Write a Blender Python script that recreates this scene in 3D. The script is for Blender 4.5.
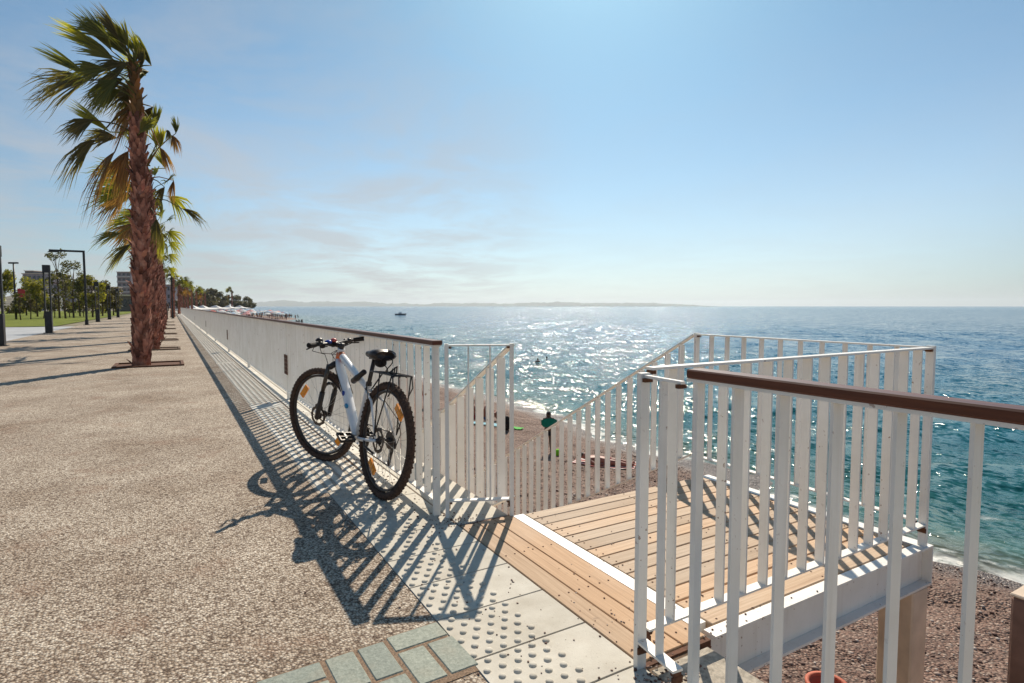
import bpy, math, random
import numpy as np
from mathutils import Vector, Matrix, noise as mnoise
random.seed(7)
RNG = np.random.default_rng(7)
scn = bpy.context.scene
for o in list(bpy.data.objects):
    bpy.data.objects.remove(o)
COL = scn.collection
rad = math.radians

# ------------------------------------------------------------------ camera
CAM_H = 1.22
PITCH, YAW, FPX = rad(3.50), rad(30.41), 580.0
FW = Vector((math.sin(YAW)*math.cos(PITCH), math.cos(YAW)*math.cos(PITCH), -math.sin(PITCH)))
RT = Vector((math.cos(YAW), -math.sin(YAW), 0))
UP = RT.cross(FW)
cd = bpy.data.cameras.new('camera'); cam = bpy.data.objects.new('camera', cd); COL.objects.link(cam)
cd.sensor_width = 36; cd.sensor_fit = 'HORIZONTAL'; cd.lens = FPX/1024*36
cd.clip_start = 0.05; cd.clip_end = 60000
m = Matrix((RT, UP, -FW)).transposed().to_4x4(); m.translation = (0, 0, CAM_H)
cam.matrix_world = m
scn.camera = cam

# ------------------------------------------------------------------ sky and sun
SUN_EL, SUN_AZ = rad(41.6), rad(38.2)          # azimuth from +Y towards +X
w = bpy.data.worlds.new('World'); scn.world = w; w.use_nodes = True
nt = w.node_tree; N = nt.nodes; L = nt.links
bg = N['Background']; bg.inputs[1].default_value = 0.074
sky = N.new('ShaderNodeTexSky'); sky.sky_type = 'NISHITA'; sky.sun_disc = False
sky.sun_elevation = SUN_EL; sky.sun_rotation = SUN_AZ
sky.altitude = 0; sky.air_density = 0.75; sky.dust_density = 0.6; sky.ozone_density = 5.0
# thin low cloud in the sky, a noise on the view direction flattened towards the horizon
tc = N.new('ShaderNodeTexCoord'); sp = N.new('ShaderNodeSeparateXYZ'); L.new(tc.outputs['Generated'], sp.inputs[0])
def wmath(op, a, b=None):
    n = N.new('ShaderNodeMath'); n.operation = op
    for i, x in enumerate((a, b)):
        if x is None: continue
        if isinstance(x, (int, float)): n.inputs[i].default_value = x
        else: L.new(x, n.inputs[i])
    return n.outputs[0]
zz = wmath('MAXIMUM', sp.outputs[2], 0.0); den = wmath('ADD', zz, 0.09)
cx_ = wmath('DIVIDE', sp.outputs[0], den); cy_ = wmath('DIVIDE', sp.outputs[1], den)
cb = N.new('ShaderNodeCombineXYZ'); L.new(cx_, cb.inputs[0]); L.new(cy_, cb.inputs[1])
cn = N.new('ShaderNodeTexNoise'); cn.noise_dimensions = '4D'; cn.inputs['W'].default_value = 2.6; cn.inputs['Scale'].default_value = 1.15; cn.inputs['Detail'].default_value = 9
cn.inputs['Roughness'].default_value = 0.62; cn.inputs['Distortion'].default_value = 0.5
L.new(cb.outputs[0], cn.inputs['Vector'])
cr = N.new('ShaderNodeValToRGB'); cr.color_ramp.elements[0].position = 0.42; cr.color_ramp.elements[1].position = 0.60
L.new(cn.outputs[0], cr.inputs[0])
er = N.new('ShaderNodeMapRange'); L.new(sp.outputs[2], er.inputs[0])
er.inputs[1].default_value = 0.02; er.inputs[2].default_value = 0.55; er.inputs[3].default_value = 0.75; er.inputs[4].default_value = 0.12
cd_ = N.new('ShaderNodeVectorMath'); cd_.operation = 'DOT_PRODUCT'; L.new(tc.outputs['Generated'], cd_.inputs[0]); cd_.inputs[1].default_value = (0.12, 0.975, 0.19)
cm_ = N.new('ShaderNodeMapRange'); cm_.interpolation_type = 'SMOOTHSTEP'; L.new(cd_.outputs['Value'], cm_.inputs[0])
for i_, x_ in enumerate((0.86, 0.985, 0.12, 1.0)): cm_.inputs[i_+1].default_value = x_      # the bank of cloud stands over the far end of the shore
fac = wmath('MULTIPLY', wmath('MULTIPLY', cr.outputs[0], er.outputs[0]), cm_.outputs[0])
mx = N.new('ShaderNodeMix'); mx.data_type = 'RGBA'
tn = N.new('ShaderNodeMix'); tn.data_type = 'RGBA'; tn.blend_type = 'MULTIPLY'; tn.inputs[0].default_value = 1.0
L.new(sky.outputs[0], tn.inputs[6]); tn.inputs[7].default_value = (0.74, 1.17, 1.13, 1)      # the air of the place is a clear cyan blue
# pale sea haze low over the horizon, brighter below the sun
dp = N.new('ShaderNodeVectorMath'); dp.operation = 'DOT_PRODUCT'; L.new(tc.outputs['Generated'], dp.inputs[0])
dp.inputs[1].default_value = (math.sin(SUN_AZ)*math.cos(SUN_EL), math.cos(SUN_AZ)*math.cos(SUN_EL), math.sin(SUN_EL))
gl = N.new('ShaderNodeMapRange'); gl.interpolation_type = 'SMOOTHSTEP'; L.new(dp.outputs['Value'], gl.inputs[0])
for i_, x_ in enumerate((0.60, 0.78, 5.8, 9.6)): gl.inputs[i_+1].default_value = x_
vc = N.new('ShaderNodeVectorMath'); vc.operation = 'SCALE'; vc.inputs[0].default_value = (1.0, 0.985, 0.95); L.new(gl.outputs[0], vc.inputs['Scale'])
vf = wmath('MULTIPLY', wmath('POWER', 2.718, wmath('MULTIPLY', zz, -5.5)), 0.84)
vm = N.new('ShaderNodeMix'); vm.data_type = 'RGBA'; L.new(vf, vm.inputs[0]); L.new(tn.outputs[2], vm.inputs[6]); L.new(vc.outputs[0], vm.inputs[7])
L.new(fac, mx.inputs[0]); L.new(vm.outputs[2], mx.inputs[6]); mx.inputs[7].default_value = (5.7, 5.75, 5.9, 1)
L.new(mx.outputs[2], bg.inputs[0])

sd = bpy.data.lights.new('sun', 'SUN'); sd.energy = 4.6; sd.angle = rad(0.5); sd.color = (1.0, 0.89, 0.74)
sun = bpy.data.objects.new('sun', sd); COL.objects.link(sun)
SUND = Vector((math.sin(SUN_AZ)*math.cos(SUN_EL), math.cos(SUN_AZ)*math.cos(SUN_EL), math.sin(SUN_EL)))
sun.rotation_euler = SUND.to_track_quat('Z', 'Y').to_euler()
sun.location = (10, 12, 15)

scn.view_settings.view_transform = 'Standard'; scn.view_settings.look = 'None'
scn.view_settings.exposure = 0.35; scn.view_settings.gamma = 1.0; scn.view_settings.use_curve_mapping = False
scn.render.engine = 'CYCLES'
scn.cycles.max_bounces = 8; scn.cycles.transparent_max_bounces = 12

# ------------------------------------------------------------------ helpers
def at(px, wd, z=0.0):
    """point on the plan at a depth of wd metres along the view, in the direction of column px"""
    v = Vector((FW.x, FW.y, 0)).normalized()*wd + RT*((px-512)/FPX*wd)
    return Vector((v.x, v.y, z))

class MB:
    def __init__(s): s.v = []; s.f = []; s.sm = []; s.M = None
    def add(s, vs, fs, smooth=False):
        b = len(s.v)
        if s.M is not None: vs = [s.M @ Vector(p) for p in vs]
        s.v += [tuple(p) for p in vs]
        s.f += [tuple(i+b for i in f) for f in fs]; s.sm += [smooth]*len(fs)
    def box(s, p0, p1):
        (a, b, c), (d, e, f) = p0, p1
        a, d = min(a, d), max(a, d); b, e = min(b, e), max(b, e); c, f = min(c, f), max(c, f)
        s.add([(a,b,c),(d,b,c),(d,e,c),(a,e,c),(a,b,f),(d,b,f),(d,e,f),(a,e,f)],
              [(0,3,2,1),(4,5,6,7),(0,1,5,4),(1,2,6,5),(2,3,7,6),(3,0,4,7)])
    def bbox(s, p0, p1, bev=0.004):
        """box with chamfered long and short edges"""
        lo = [min(a, b) for a, b in zip(p0, p1)]; hi = [max(a, b) for a, b in zip(p0, p1)]
        bev = min([bev]+[(h-l)*0.45 for l, h in zip(lo, hi)])
        vs = []; idx = {}
        for sx in (0, 1):
            for sy in (0, 1):
                for sz in (0, 1):
                    c = [hi[0] if sx else lo[0], hi[1] if sy else lo[1], hi[2] if sz else lo[2]]
                    sg = [-1 if sx else 1, -1 if sy else 1, -1 if sz else 1]
                    for ax in range(3):
                        q = [c[i] + (0 if i == ax else sg[i]*bev) for i in range(3)]
                        idx[(sx, sy, sz, ax)] = len(vs); vs.append(tuple(q))
        g = lambda x, y, z, a: idx[(x, y, z, a)]
        fs = []
        for sgn in (0, 1):
            r = [(0,0),(1,0),(1,1),(0,1)]
            fs.append([g(sgn, a, b, 0) for a, b in r]); fs.append([g(a, sgn, b, 1) for a, b in r]); fs.append([g(a, b, sgn, 2) for a, b in r])
        for a in (0, 1):
            for b in (0, 1):
                fs.append([g(a,b,0,0), g(a,b,1,0), g(a,b,1,1), g(a,b,0,1)])
                fs.append([g(a,0,b,0), g(a,1,b,0), g(a,1,b,2), g(a,0,b,2)])
                fs.append([g(0,a,b,1), g(1,a,b,1), g(1,a,b,2), g(0,a,b,2)])
                for c in (0, 1): fs.append([g(a,b,c,0), g(a,b,c,1), g(a,b,c,2)])
        # orient outwards
        cen = Vector([(l+h)/2 for l, h in zip(lo, hi)])
        out = []
        for f in fs:
            p = [Vector(vs[i]) for i in f]; n = (p[1]-p[0]).cross(p[2]-p[0]); c = sum(p, Vector())/len(p)
            out.append(tuple(f) if n.dot(c-cen) > 0 else tuple(reversed(f)))
        s.add(vs, out)
    def bar(s, a, b, wx, wz, side=None):
        """rectangular bar from a to b; wx across (along side), wz in the third direction"""
        a = Vector(a); b = Vector(b); d = (b-a).normalized()
        if side is None: side = Vector((0,0,1)).cross(d); side = side if side.length > 1e-4 else Vector((1,0,0))
        x = Vector(side); x = (x - d*x.dot(d)).normalized(); z = d.cross(x)
        vs = [p + x*(i*wx/2) + z*(j*wz/2) for p in (a, b) for i, j in ((-1,-1),(1,-1),(1,1),(-1,1))]
        s.add(vs, [(0,3,2,1),(4,5,6,7),(0,1,5,4),(1,2,6,5),(2,3,7,6),(3,0,4,7)])
    def tube(s, pts, r, n=8, closed=False, caps=True, smooth=True, flat=1.0):
        P = [Vector(p) for p in pts]; k = len(P)
        rs = r if isinstance(r, (list, tuple)) else [r]*k
        T = []
        for i in range(k):
            if closed: t = P[(i+1) % k]-P[i-1]
            else: t = P[min(i+1, k-1)]-P[max(i-1, 0)]
            T.append(t.normalized() if t.length > 1e-9 else Vector((0,0,1)))
        ref = Vector((0,0,1)) if abs(T[0].z) < 0.9 else Vector((1,0,0))
        x = T[0].cross(ref).normalized(); vs = []
        for i in range(k):
            x = (x - T[i]*x.dot(T[i])).normalized(); y = T[i].cross(x)
            for j in range(n):
                a = 2*math.pi*j/n; vs.append(P[i] + (x*math.cos(a) + y*math.sin(a)*flat)*rs[i])
        fs = []
        for i in range(k if closed else k-1):
            i2 = (i+1) % k
            for j in range(n):
                j2 = (j+1) % n; fs.append((i*n+j, i*n+j2, i2*n+j2, i2*n+j))
        if caps and not closed:
            fs.append(tuple(reversed(range(n)))); fs.append(tuple((k-1)*n+j for j in range(n)))
        s.add(vs, fs, smooth)
    def lathe(s, prof, c=(0,0,0), axis='z', n=20, smooth=True):
        vs = []
        for r, h in prof:
            for j in range(n):
                a = 2*math.pi*j/n; x, y = r*math.cos(a), r*math.sin(a)
                p = {'z': (x, y, h), 'y': (x, h, y), 'x': (h, x, y)}[axis]
                vs.append(Vector(p)+Vector(c))
        fs = [(i*n+j, i*n+(j+1) % n, (i+1)*n+(j+1) % n, (i+1)*n+j) for i in range(len(prof)-1) for j in range(n)]
        s.add(vs, fs, smooth)
    def blob(s, c, r, n=10, m_=7, smooth=True):
        rx, ry, rz = r if isinstance(r, (tuple, list)) else (r, r, r)
        prof = []
        vs = []
        for i in range(m_+1):
            t = math.pi*i/m_
            for j in range(n):
                a = 2*math.pi*j/n
                vs.append((c[0]+rx*math.sin(t)*math.cos(a), c[1]+ry*math.sin(t)*math.sin(a), c[2]-rz*math.cos(t)))
        fs = [(i*n+j, i*n+(j+1) % n, (i+1)*n+(j+1) % n, (i+1)*n+j) for i in range(m_) for j in range(n)]
        s.add(vs, fs, smooth)
    def mesh(s, name, mat, off=(0,0,0)):
        me = bpy.data.meshes.new(name)
        o = Vector(off)
        me.from_pydata([tuple(Vector(p)-o) for p in s.v], [], s.f)
        me.polygons.foreach_set('use_smooth', s.sm)
        if mat: me.materials.append(mat)
        me.update(); return me

def obj(name, mb, mat, parent=None, off=None):
    """link the collected shape as one mesh object; world coordinates, shifted to the root's place"""
    root = parent
    while root is not None and root.parent is not None: root = root.parent
    if off is None: off = root.get('_o', (0,0,0)) if root is not None else (0,0,0)
    me = mb if isinstance(mb, bpy.types.Mesh) else mb.mesh(name, mat, off)
    o = bpy.data.objects.new(name, me); COL.objects.link(o)
    if parent is not None: o.parent = parent
    return o
def tag(o, label=None, cat=None, group=None, kind=None):
    if label: o['label'] = label
    if cat: o['category'] = cat
    if group: o['group'] = group
    if kind: o['kind'] = kind
    return o
def thing(name, label, cat, loc=(0,0,0), group=None, rot=None, local=False):
    o = bpy.data.objects.new(name, None); COL.objects.link(o); o.empty_display_size = 0.2
    o.location = loc
    if rot: o.rotation_euler = rot
    o['_o'] = (0.0,0.0,0.0) if local else tuple(float(c) for c in loc)
    return tag(o, label, cat, group)
def dup(root, loc, rotz=None, label=None, scale=None):
    c = root.copy(); COL.objects.link(c); c.location = loc
    if rotz is not None: c.rotation_euler = (0, 0, rotz)
    if scale: c.scale = (scale, scale, scale) if isinstance(scale, (int, float)) else scale
    if label: c['label'] = label
    def rec(src, dst):
        for ch in [k for k in src.children]:
            k = ch.copy(); COL.objects.link(k); k.parent = dst; rec(ch, k)
    rec(root, c)
    return c

# ------------------------------------------------------------------ materials
class NB:
    def __init__(s, name):
        s.m = bpy.data.materials.new(name); s.m.use_nodes = True
        s.t = s.m.node_tree; s.N = s.t.nodes; s.L = s.t.links; s.p = s.N['Principled BSDF']
    def n(s, typ, **kw):
        o = s.N.new(typ)
        for k, v in kw.items():
            if k.startswith('i_'): o.inputs[k[2:].replace('_', ' ')].default_value = v
            else: setattr(o, k, v)
        return o
    def noise(s, scale, detail=4, rough=0.55, vec=None, dist=0.0):
        o = s.n('ShaderNodeTexNoise'); o.inputs['Scale'].default_value = scale; o.inputs['Detail'].default_value = detail
        o.inputs['Roughness'].default_value = rough; o.inputs['Distortion'].default_value = dist
        s.L.new(vec if vec is not None else s.pos(), o.inputs['Vector']); return o.outputs[0]
    def pos(s):
        if not hasattr(s, '_p'): s._p = s.n('ShaderNodeNewGeometry')
        return s._p.outputs['Position']
    def objc(s):
        if not hasattr(s, '_o'): s._o = s.n('ShaderNodeTexCoord')
        return s._o.outputs['Object']
    def isl(s): s.pos(); return s._p.outputs['Random Per Island']
    def scalev(s, v, sc):
        o = s.n('ShaderNodeVectorMath', operation='MULTIPLY'); s.L.new(v, o.inputs[0]); o.inputs[1].default_value = sc; return o.outputs[0]
    def ramp(s, fac, stops):
        o = s.n('ShaderNodeValToRGB'); e = o.color_ramp.elements
        while len(e) < len(stops): e.new(0.5)
        for el, (p, c) in zip(e, stops):
            el.position = p; el.color = (*c, 1) if len(c) == 3 else c
        s.L.new(fac, o.inputs[0]); return o.outputs[0]
    def mix(s, f, a, b, mode='MIX'):
        o = s.n('ShaderNodeMix', data_type='RGBA', blend_type=mode)
        for i, x in ((0, f), (6, a), (7, b)):
            if isinstance(x, (int, float)): o.inputs[i].default_value = x if i == 0 else (x, x, x, 1)
            elif isinstance(x, tuple): o.inputs[i].default_value = (*x, 1) if len(x) == 3 else x
            else: s.L.new(x, o.inputs[i])
        return o.outputs[2]
    def math(s, op, a, b=0.0, clamp=False):
        o = s.n('ShaderNodeMath', operation=op); o.use_clamp = clamp
        for i, x in enumerate((a, b)):
            if isinstance(x, (int, float)): o.inputs[i].default_value = x
            else: s.L.new(x, o.inputs[i])
        return o.outputs[0]
    def maprange(s, v, a, b, c, d):
        o = s.n('ShaderNodeMapRange'); s.L.new(v, o.inputs[0])
        for i, x in enumerate((a, b, c, d)): o.inputs[i+1].default_value = x
        return o.outputs[0]
    def bump(s, h, strength=0.4, dist=0.01, prev=None):
        o = s.n('ShaderNodeBump'); o.inputs['Strength'].default_value = strength; o.inputs['Distance'].default_value = dist
        s.L.new(h, o.inputs['Height'])
        if prev is not None: s.L.new(prev, o.inputs['Normal'])
        return o.outputs[0]
    def fin(s, col=None, rough=None, normal=None, metallic=None, spec=None):
        for k, x in (('Base Color', col), ('Roughness', rough), ('Normal', normal), ('Metallic', metallic), ('Specular IOR Level', spec)):
            if x is None: continue
            if isinstance(x, (int, float)): s.p.inputs[k].default_value = x
            elif isinstance(x, tuple): s.p.inputs[k].default_value = (*x, 1)
            else: s.L.new(x, s.p.inputs[k])
        return s.m

def simple(name, col, rough=0.6, metallic=0.0, var=0.12, scale=8.0, bump=0.0, spec=0.4):
    b = NB(name); n1 = b.noise(scale, 5)
    dark = tuple(c*(1-var) for c in col); lite = tuple(min(1, c*(1+var)) for c in col)
    c = b.ramp(n1, [(0.3, dark), (0.7, lite)])
    nm = b.bump(b.noise(scale*6, 4), bump, 0.004) if bump else None
    return b.fin(c, rough, nm, metallic, spec)

def m_white_steel():
    b = NB('white painted steel')
    n1 = b.noise(3.5, 6, 0.6); c = b.ramp(n1, [(0.3, (0.74, 0.705, 0.645)), (0.65, (0.84, 0.812, 0.765))])
    spots = b.noise(46, 3, 0.6); f = b.ramp(spots, [(0.66, (0,0,0)), (0.70, (1,1,1))])
    big = b.ramp(b.noise(2.2, 3), [(0.42, (0,0,0)), (0.62, (1,1,1))])
    f2 = b.mix(1.0, f, big, 'MULTIPLY')
    c = b.mix(f2, c, (0.22, 0.10, 0.05))
    streak = b.noise(1.0, 5, 0.6, b.scalev(b.pos(), (26, 26, 1.2)))
    c = b.mix(b.maprange(streak, 0.55, 0.75, 0.0, 0.30), c, (0.50, 0.44, 0.36))
    return b.fin(c, 0.42, b.bump(b.noise(70, 3), 0.12, 0.003), 0.0, 0.4)
M = {}
M['steel'] = m_white_steel()
M['rust'] = simple('rusty steel', (0.11, 0.045, 0.022), 0.85, 0, 0.45, 40, 0.5)
def m_rail():
    b = NB('dark varnished hardwood'); v = b.scalev(b.pos(), (60, 3, 60))
    c = b.ramp(b.noise(1.0, 6, 0.6, v), [(0.3, (0.070, 0.019, 0.009)), (0.7, (0.14, 0.043, 0.020))])
    return b.fin(c, 0.42, b.bump(b.noise(1.2, 4, 0.6, v), 0.25, 0.002), 0, 0.3)
M['rail'] = m_rail()
def m_boards(name, grain, c0, c1, c2):
    b = NB(name); v = b.scalev(b.pos(), grain)
    g = b.noise(1.0, 7, 0.65, v)
    c = b.ramp(g, [(0.25, c0), (0.5, c1), (0.75, c2)])
    hue = b.ramp(b.isl(), [(0.0, (0.76, 0.73, 0.70)), (0.4, (0.95, 0.97, 1.0)), (1.0, (1.16, 1.04, 0.92))])
    c = b.mix(1.0, c, hue, 'MULTIPLY')
    kn = b.ramp(b.noise(14, 3, 0.5), [(0.68, (0,0,0)), (0.74, (1,1,1))])
    c = b.mix(b.math('MULTIPLY', kn, 0.4), c, (0.12, 0.07, 0.04))
    dust = b.ramp(b.noise(1.7, 4), [(0.4, (0,0,0)), (0.75, (1,1,1))])
    c = b.mix(b.math('MULTIPLY', dust, 0.35), c, (0.52, 0.45, 0.37))
    return b.fin(c, 0.72, b.bump(g, 0.45, 0.003), 0, 0.3)
M['deck'] = m_boards('weathered deck boards', (2.2, 70, 70), (0.34, 0.222, 0.138), (0.49, 0.35, 0.23), (0.60, 0.465, 0.335))
M['deck2'] = m_boards('weathered threshold boards', (70, 2.2, 70), (0.30, 0.19, 0.11), (0.42, 0.285, 0.175), (0.52, 0.375, 0.25))
def m_aggregate():
    b = NB('exposed aggregate concrete')
    def cells(scale):
        v = b.n('ShaderNodeTexVoronoi'); v.inputs['Scale'].default_value = scale; v.inputs['Randomness'].default_value = 1.0
        b.L.new(b.pos(), v.inputs['Vector']); return v
    v1 = cells(105); v2 = cells(190)
    sp1 = b.n('ShaderNodeSeparateColor'); b.L.new(v1.outputs['Color'], sp1.inputs[0])
    sp2 = b.n('ShaderNodeSeparateColor'); b.L.new(v2.outputs['Color'], sp2.inputs[0])
    pal = [(0.0, (0.10, 0.062, 0.045)), (0.16, (0.19, 0.14, 0.11)), (0.34, (0.37, 0.305, 0.245)), (0.62, (0.53, 0.47, 0.395)), (1.0, (0.78, 0.73, 0.65))]
    c1 = b.ramp(sp1.outputs[0], pal); c2 = b.ramp(sp2.outputs[0], pal)
    c = b.mix(0.25, c1, c2)
    gap = b.ramp(v1.outputs['Distance'], [(0.42, (1,1,1)), (0.78, (0.40, 0.35, 0.31))])
    c = b.mix(1.0, c, gap, 'MULTIPLY')
    pat = b.noise(0.95, 7, 0.66)
    tint = b.ramp(pat, [(0.32, (0.66, 0.57, 0.49)), (0.48, (0.90, 0.85, 0.79)), (0.66, (1.13, 1.10, 1.04))])
    c = b.mix(1.0, c, tint, 'MULTIPLY')
    st = b.ramp(b.noise(2.6, 4, 0.6), [(0.56, (0,0,0)), (0.72, (1,1,1))])
    c = b.mix(b.math('MULTIPLY', st, 0.42), c, (0.24, 0.135, 0.085))
    h = b.math('SUBTRACT', 1.0, v1.outputs['Distance'])
    return b.fin(c, 0.85, b.bump(h, 0.8, 0.006), 0, 0.25)
M['agg'] = m_aggregate()
def m_tile(name='cream paving tile', a=(0.46, 0.42, 0.35), bcol=(0.60, 0.565, 0.49)):
    b = NB(name)
    c = b.ramp(b.noise(6, 7, 0.65), [(0.3, a), (0.7, bcol)])
    hue = b.ramp(b.isl(), [(0.0, (0.93, 0.92, 0.90)), (1.0, (1.04, 1.04, 1.04))])
    c = b.mix(1.0, c, hue, 'MULTIPLY')
    sp = b.ramp(b.noise(120, 2, 0.5), [(0.66, (0,0,0)), (0.72, (1,1,1))])
    c = b.mix(b.math('MULTIPLY', sp, 0.5), c, (0.26, 0.21, 0.16))
    st = b.ramp(b.noise(3.3, 5, 0.7), [(0.56, (0,0,0)), (0.74, (1,1,1))])
    c = b.mix(b.math('MULTIPLY', st, 0.28), c, (0.40, 0.33, 0.25))
    return b.fin(c, 0.8, b.bump(b.noise(140, 4), 0.35, 0.002), 0, 0.3)
M['tile'] = m_tile(); M['tile_pale'] = m_tile('pale ribbed paving tile', (0.58, 0.54, 0.465), (0.72, 0.685, 0.61))
M['joint'] = simple('dirt filled joint', (0.13, 0.085, 0.055), 0.95, 0, 0.4, 60, 0.6)
def m_paver():
    b = NB('grey green granite paver')
    c = b.ramp(b.noise(90, 4, 0.7), [(0.3, (0.18, 0.20, 0.172)), (0.55, (0.275, 0.30, 0.258)), (0.75, (0.38, 0.405, 0.352))])
    hue = b.ramp(b.isl(), [(0.0, (0.86, 0.88, 0.88)), (1.0, (1.08, 1.07, 1.03))]); c = b.mix(1.0, c, hue, 'MULTIPLY')
    st = b.ramp(b.noise(9, 5), [(0.5, (0,0,0)), (0.75, (1,1,1))]); c = b.mix(b.math('MULTIPLY', st, 0.3), c, (0.36, 0.30, 0.22))
    return b.fin(c, 0.75, b.bump(b.noise(60, 5), 0.5, 0.004), 0, 0.35)
M['paver'] = m_paver()
M['concrete'] = simple('beige concrete', (0.66, 0.53, 0.41), 0.85, 0, 0.18, 5, 0.3)
M['concrete_brown'] = simple('red brown concrete', (0.19, 0.11, 0.085), 0.9, 0, 0.25, 7, 0.4)
M['wall_top'] = simple('rough wall top concrete', (0.42, 0.37, 0.30), 0.9, 0, 0.35, 60, 0.8)
M['black'] = simple('black painted metal', (0.018, 0.017, 0.018), 0.45, 0, 0.3, 10)
M['rubber'] = simple('black tyre rubber', (0.020, 0.016, 0.014), 0.8, 0, 0.35, 60, 0.4, 0.25)
M['lifted_rubber'] = simple('tyre tread with lifted shade', (0.075, 0.046, 0.034), 0.9, 0, 0.4, 60, 0.4, 0.2)  # brown of flare-lifted shade is put into the tread colour
M['bike_black'] = simple('satin black bike parts', (0.030, 0.022, 0.020), 0.42, 0, 0.2, 30)
M['bike_white'] = simple('white bike frame paint', (0.78, 0.78, 0.78), 0.28, 0, 0.05, 20, 0, 0.5)
M['bike_orange'] = simple('orange bike decal', (0.70, 0.16, 0.04), 0.35, 0, 0.1, 20)
M['bike_blue'] = simple('blue bike decal', (0.02, 0.22, 0.42), 0.35, 0, 0.15, 20)
M['navy'] = simple('navy blue plastic', (0.02, 0.05, 0.28), 0.4, 0, 0.15, 30)
M['redplastic'] = simple('pale red plastic', (0.62, 0.10, 0.08), 0.4, 0, 0.15, 30)
M['alu'] = simple('brushed aluminium', (0.55, 0.53, 0.50), 0.35, 0.85, 0.1, 40)
M['chrome'] = simple('steel spoke', (0.45, 0.44, 0.42), 0.3, 0.9, 0.1, 40)
M['chain'] = simple('oily chain steel', (0.10, 0.085, 0.075), 0.4, 0.8, 0.3, 60)
M['reflector'] = simple('orange reflector plastic', (0.95, 0.30, 0.01), 0.25, 0, 0.12, 80, 0.2, 0.6)
# ------------------------------------------------------------------ ground
def sheet(name, x0, x1, y0, y1, z, mat):
    b = MB(); b.add([(x0,y0,z),(x1,y0,z),(x1,y1,z),(x0,y1,z)], [(0,1,2,3)]); return tag(obj(name, b, mat), kind='structure')
b = MB(); b.add([(-5,-14,-.0012),(.849,-14,-.0012),(.849,3.829,-.0012),(.789,3.829,-.0012),(-5,3.829,-.0012),(.789,60,-.0012),(-5,60,-.0012),(.789,620,-.0012),(-5,620,-.0012)], [(0,1,2,3,4),(4,3,5,6),(6,5,7,8)])
tag(obj('promenade', b, M['agg']), kind='structure')
sheet('substrate', .70, 1.60, -14, 620, -0.012, M['joint'])
# expansion joints across the promenade
b = MB()
for y in (11.45, 17.4, 23.4, 29.4, 35.4):
    b.add([(-5.0,y,0.002),(0.74,y,0.002),(0.74,y+0.016,0.002),(-5.0,y+0.016,0.002)], [(0,1,2,3)])
tag(obj('expansion_joint', b, simple('pale joint sealant', (0.55, 0.50, 0.43), 0.8, 0, 0.1, 20)), kind='structure')
# bedding below the tiles
sheet('tile_bedding', 0.85, 1.352, -4.0, 3.83, -0.0045, M['joint']); sheet('tile_bedding', 0.79, 1.352, 3.83, 420, -0.0045, M['joint'])
def tile(b, x0, x1, y0, y1, z=0.0, g=0.0025, bev=0.002):
    x0 += g; x1 -= g; y0 += g; y1 -= g
    b.add([(x0,y0,z-0.004),(x1,y0,z-0.004),(x1,y1,z-0.004),(x0,y1,z-0.004),
           (x0+bev,y0+bev,z),(x1-bev,y0+bev,z),(x1-bev,y1-bev,z),(x0+bev,y1-bev,z)],
          [(4,5,6,7),(0,1,5,4),(1,2,6,5),(2,3,7,6),(3,0,4,7)])
# blister tiles in front of the opening
b = MB(); dm = MB()
Y0 = 2.03-0.3*17
def dome(mb, x, y, r=0.0145, h=0.008):
    n = 10; vs = []
    for q, hh in ((1.0, 0.0), (0.86, 0.55), (0.62, 0.86), (0.3, 1.0)):
        for j in range(n):
            a = 2*math.pi*j/n; vs.append((x+r*q*math.cos(a), y+r*q*math.sin(a), h*hh))
    vs.append((x, y, h*1.02))
    fs = [(i*n+j, i*n+(j+1) % n, (i+1)*n+(j+1) % n, (i+1)*n+j) for i in range(3) for j in range(n)]
    fs += [(3*n+j, 3*n+(j+1) % n, 4*n) for j in range(n)]
    mb.add(vs, fs, True)
y = Y0
while y < 3.6:
    tile(b, 0.85, 1.345, y, y+0.3)
    if y > -1.2:
        for r in range(6):
            for c in range(5):
                x = 0.85+0.025+c*0.06+(0.03 if r % 2 else 0.0); yy = y+0.025+r*0.05
                if x < 1.165: dome(dm, x+random.uniform(-.001,.001), yy+random.uniform(-.001,.001), 0.0148*random.uniform(.92,1.05))
    y += 0.3
YT = y
tag(obj('blister_paving', b, M['tile']), kind='structure')
tag(obj('blister_domes', dm, M['tile']), kind='structure')
# ribbed guide strip and edge tiles along the railing
b = MB(); y = YT
while y < 160:
    ln = 0.3 if y < 40 else 3.0
    tile(b, 0.79, 1.168, y, y+ln); tile(b, 1.182, 1.345, y, y+ln*1.0)
    y += ln
tag(obj('guide_paving', b, M['tile_pale']), kind='structure')
b = MB(); y = YT
rng = random.Random(5); b_d = MB()
while y < 120:
    ln = 0.3 if y < 40 else 3.0
    skip = 7.35 < y < 7.6 or 13.5 < y < 13.8
    if not skip:
        for k in range(6):
            xd = 0.796+k*0.068; b_d.add([(xd-.011,y+.004,.0012),(xd+.011,y+.004,.0012),(xd+.011,y+ln-.004,.0012),(xd-.011,y+ln-.004,.0012)], [(0,1,2,3)])
        for k in range(5):
            xc = 0.83+k*0.068; z0 = 0.0; g = 0.006
            b.add([(xc-.021,y+g,0),(xc+.021,y+g,0),(xc+.021,y+ln-g,0),(xc-.021,y+ln-g,0),
                   (xc-.016,y+g+.004,.0055),(xc+.016,y+g+.004,.0055),(xc+.016,y+ln-g-.004,.0055),(xc-.016,y+ln-g-.004,.0055)],
                  [(4,5,6,7),(0,1,5,4),(1,2,6,5),(2,3,7,6),(3,0,4,7)])
    y += ln
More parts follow.
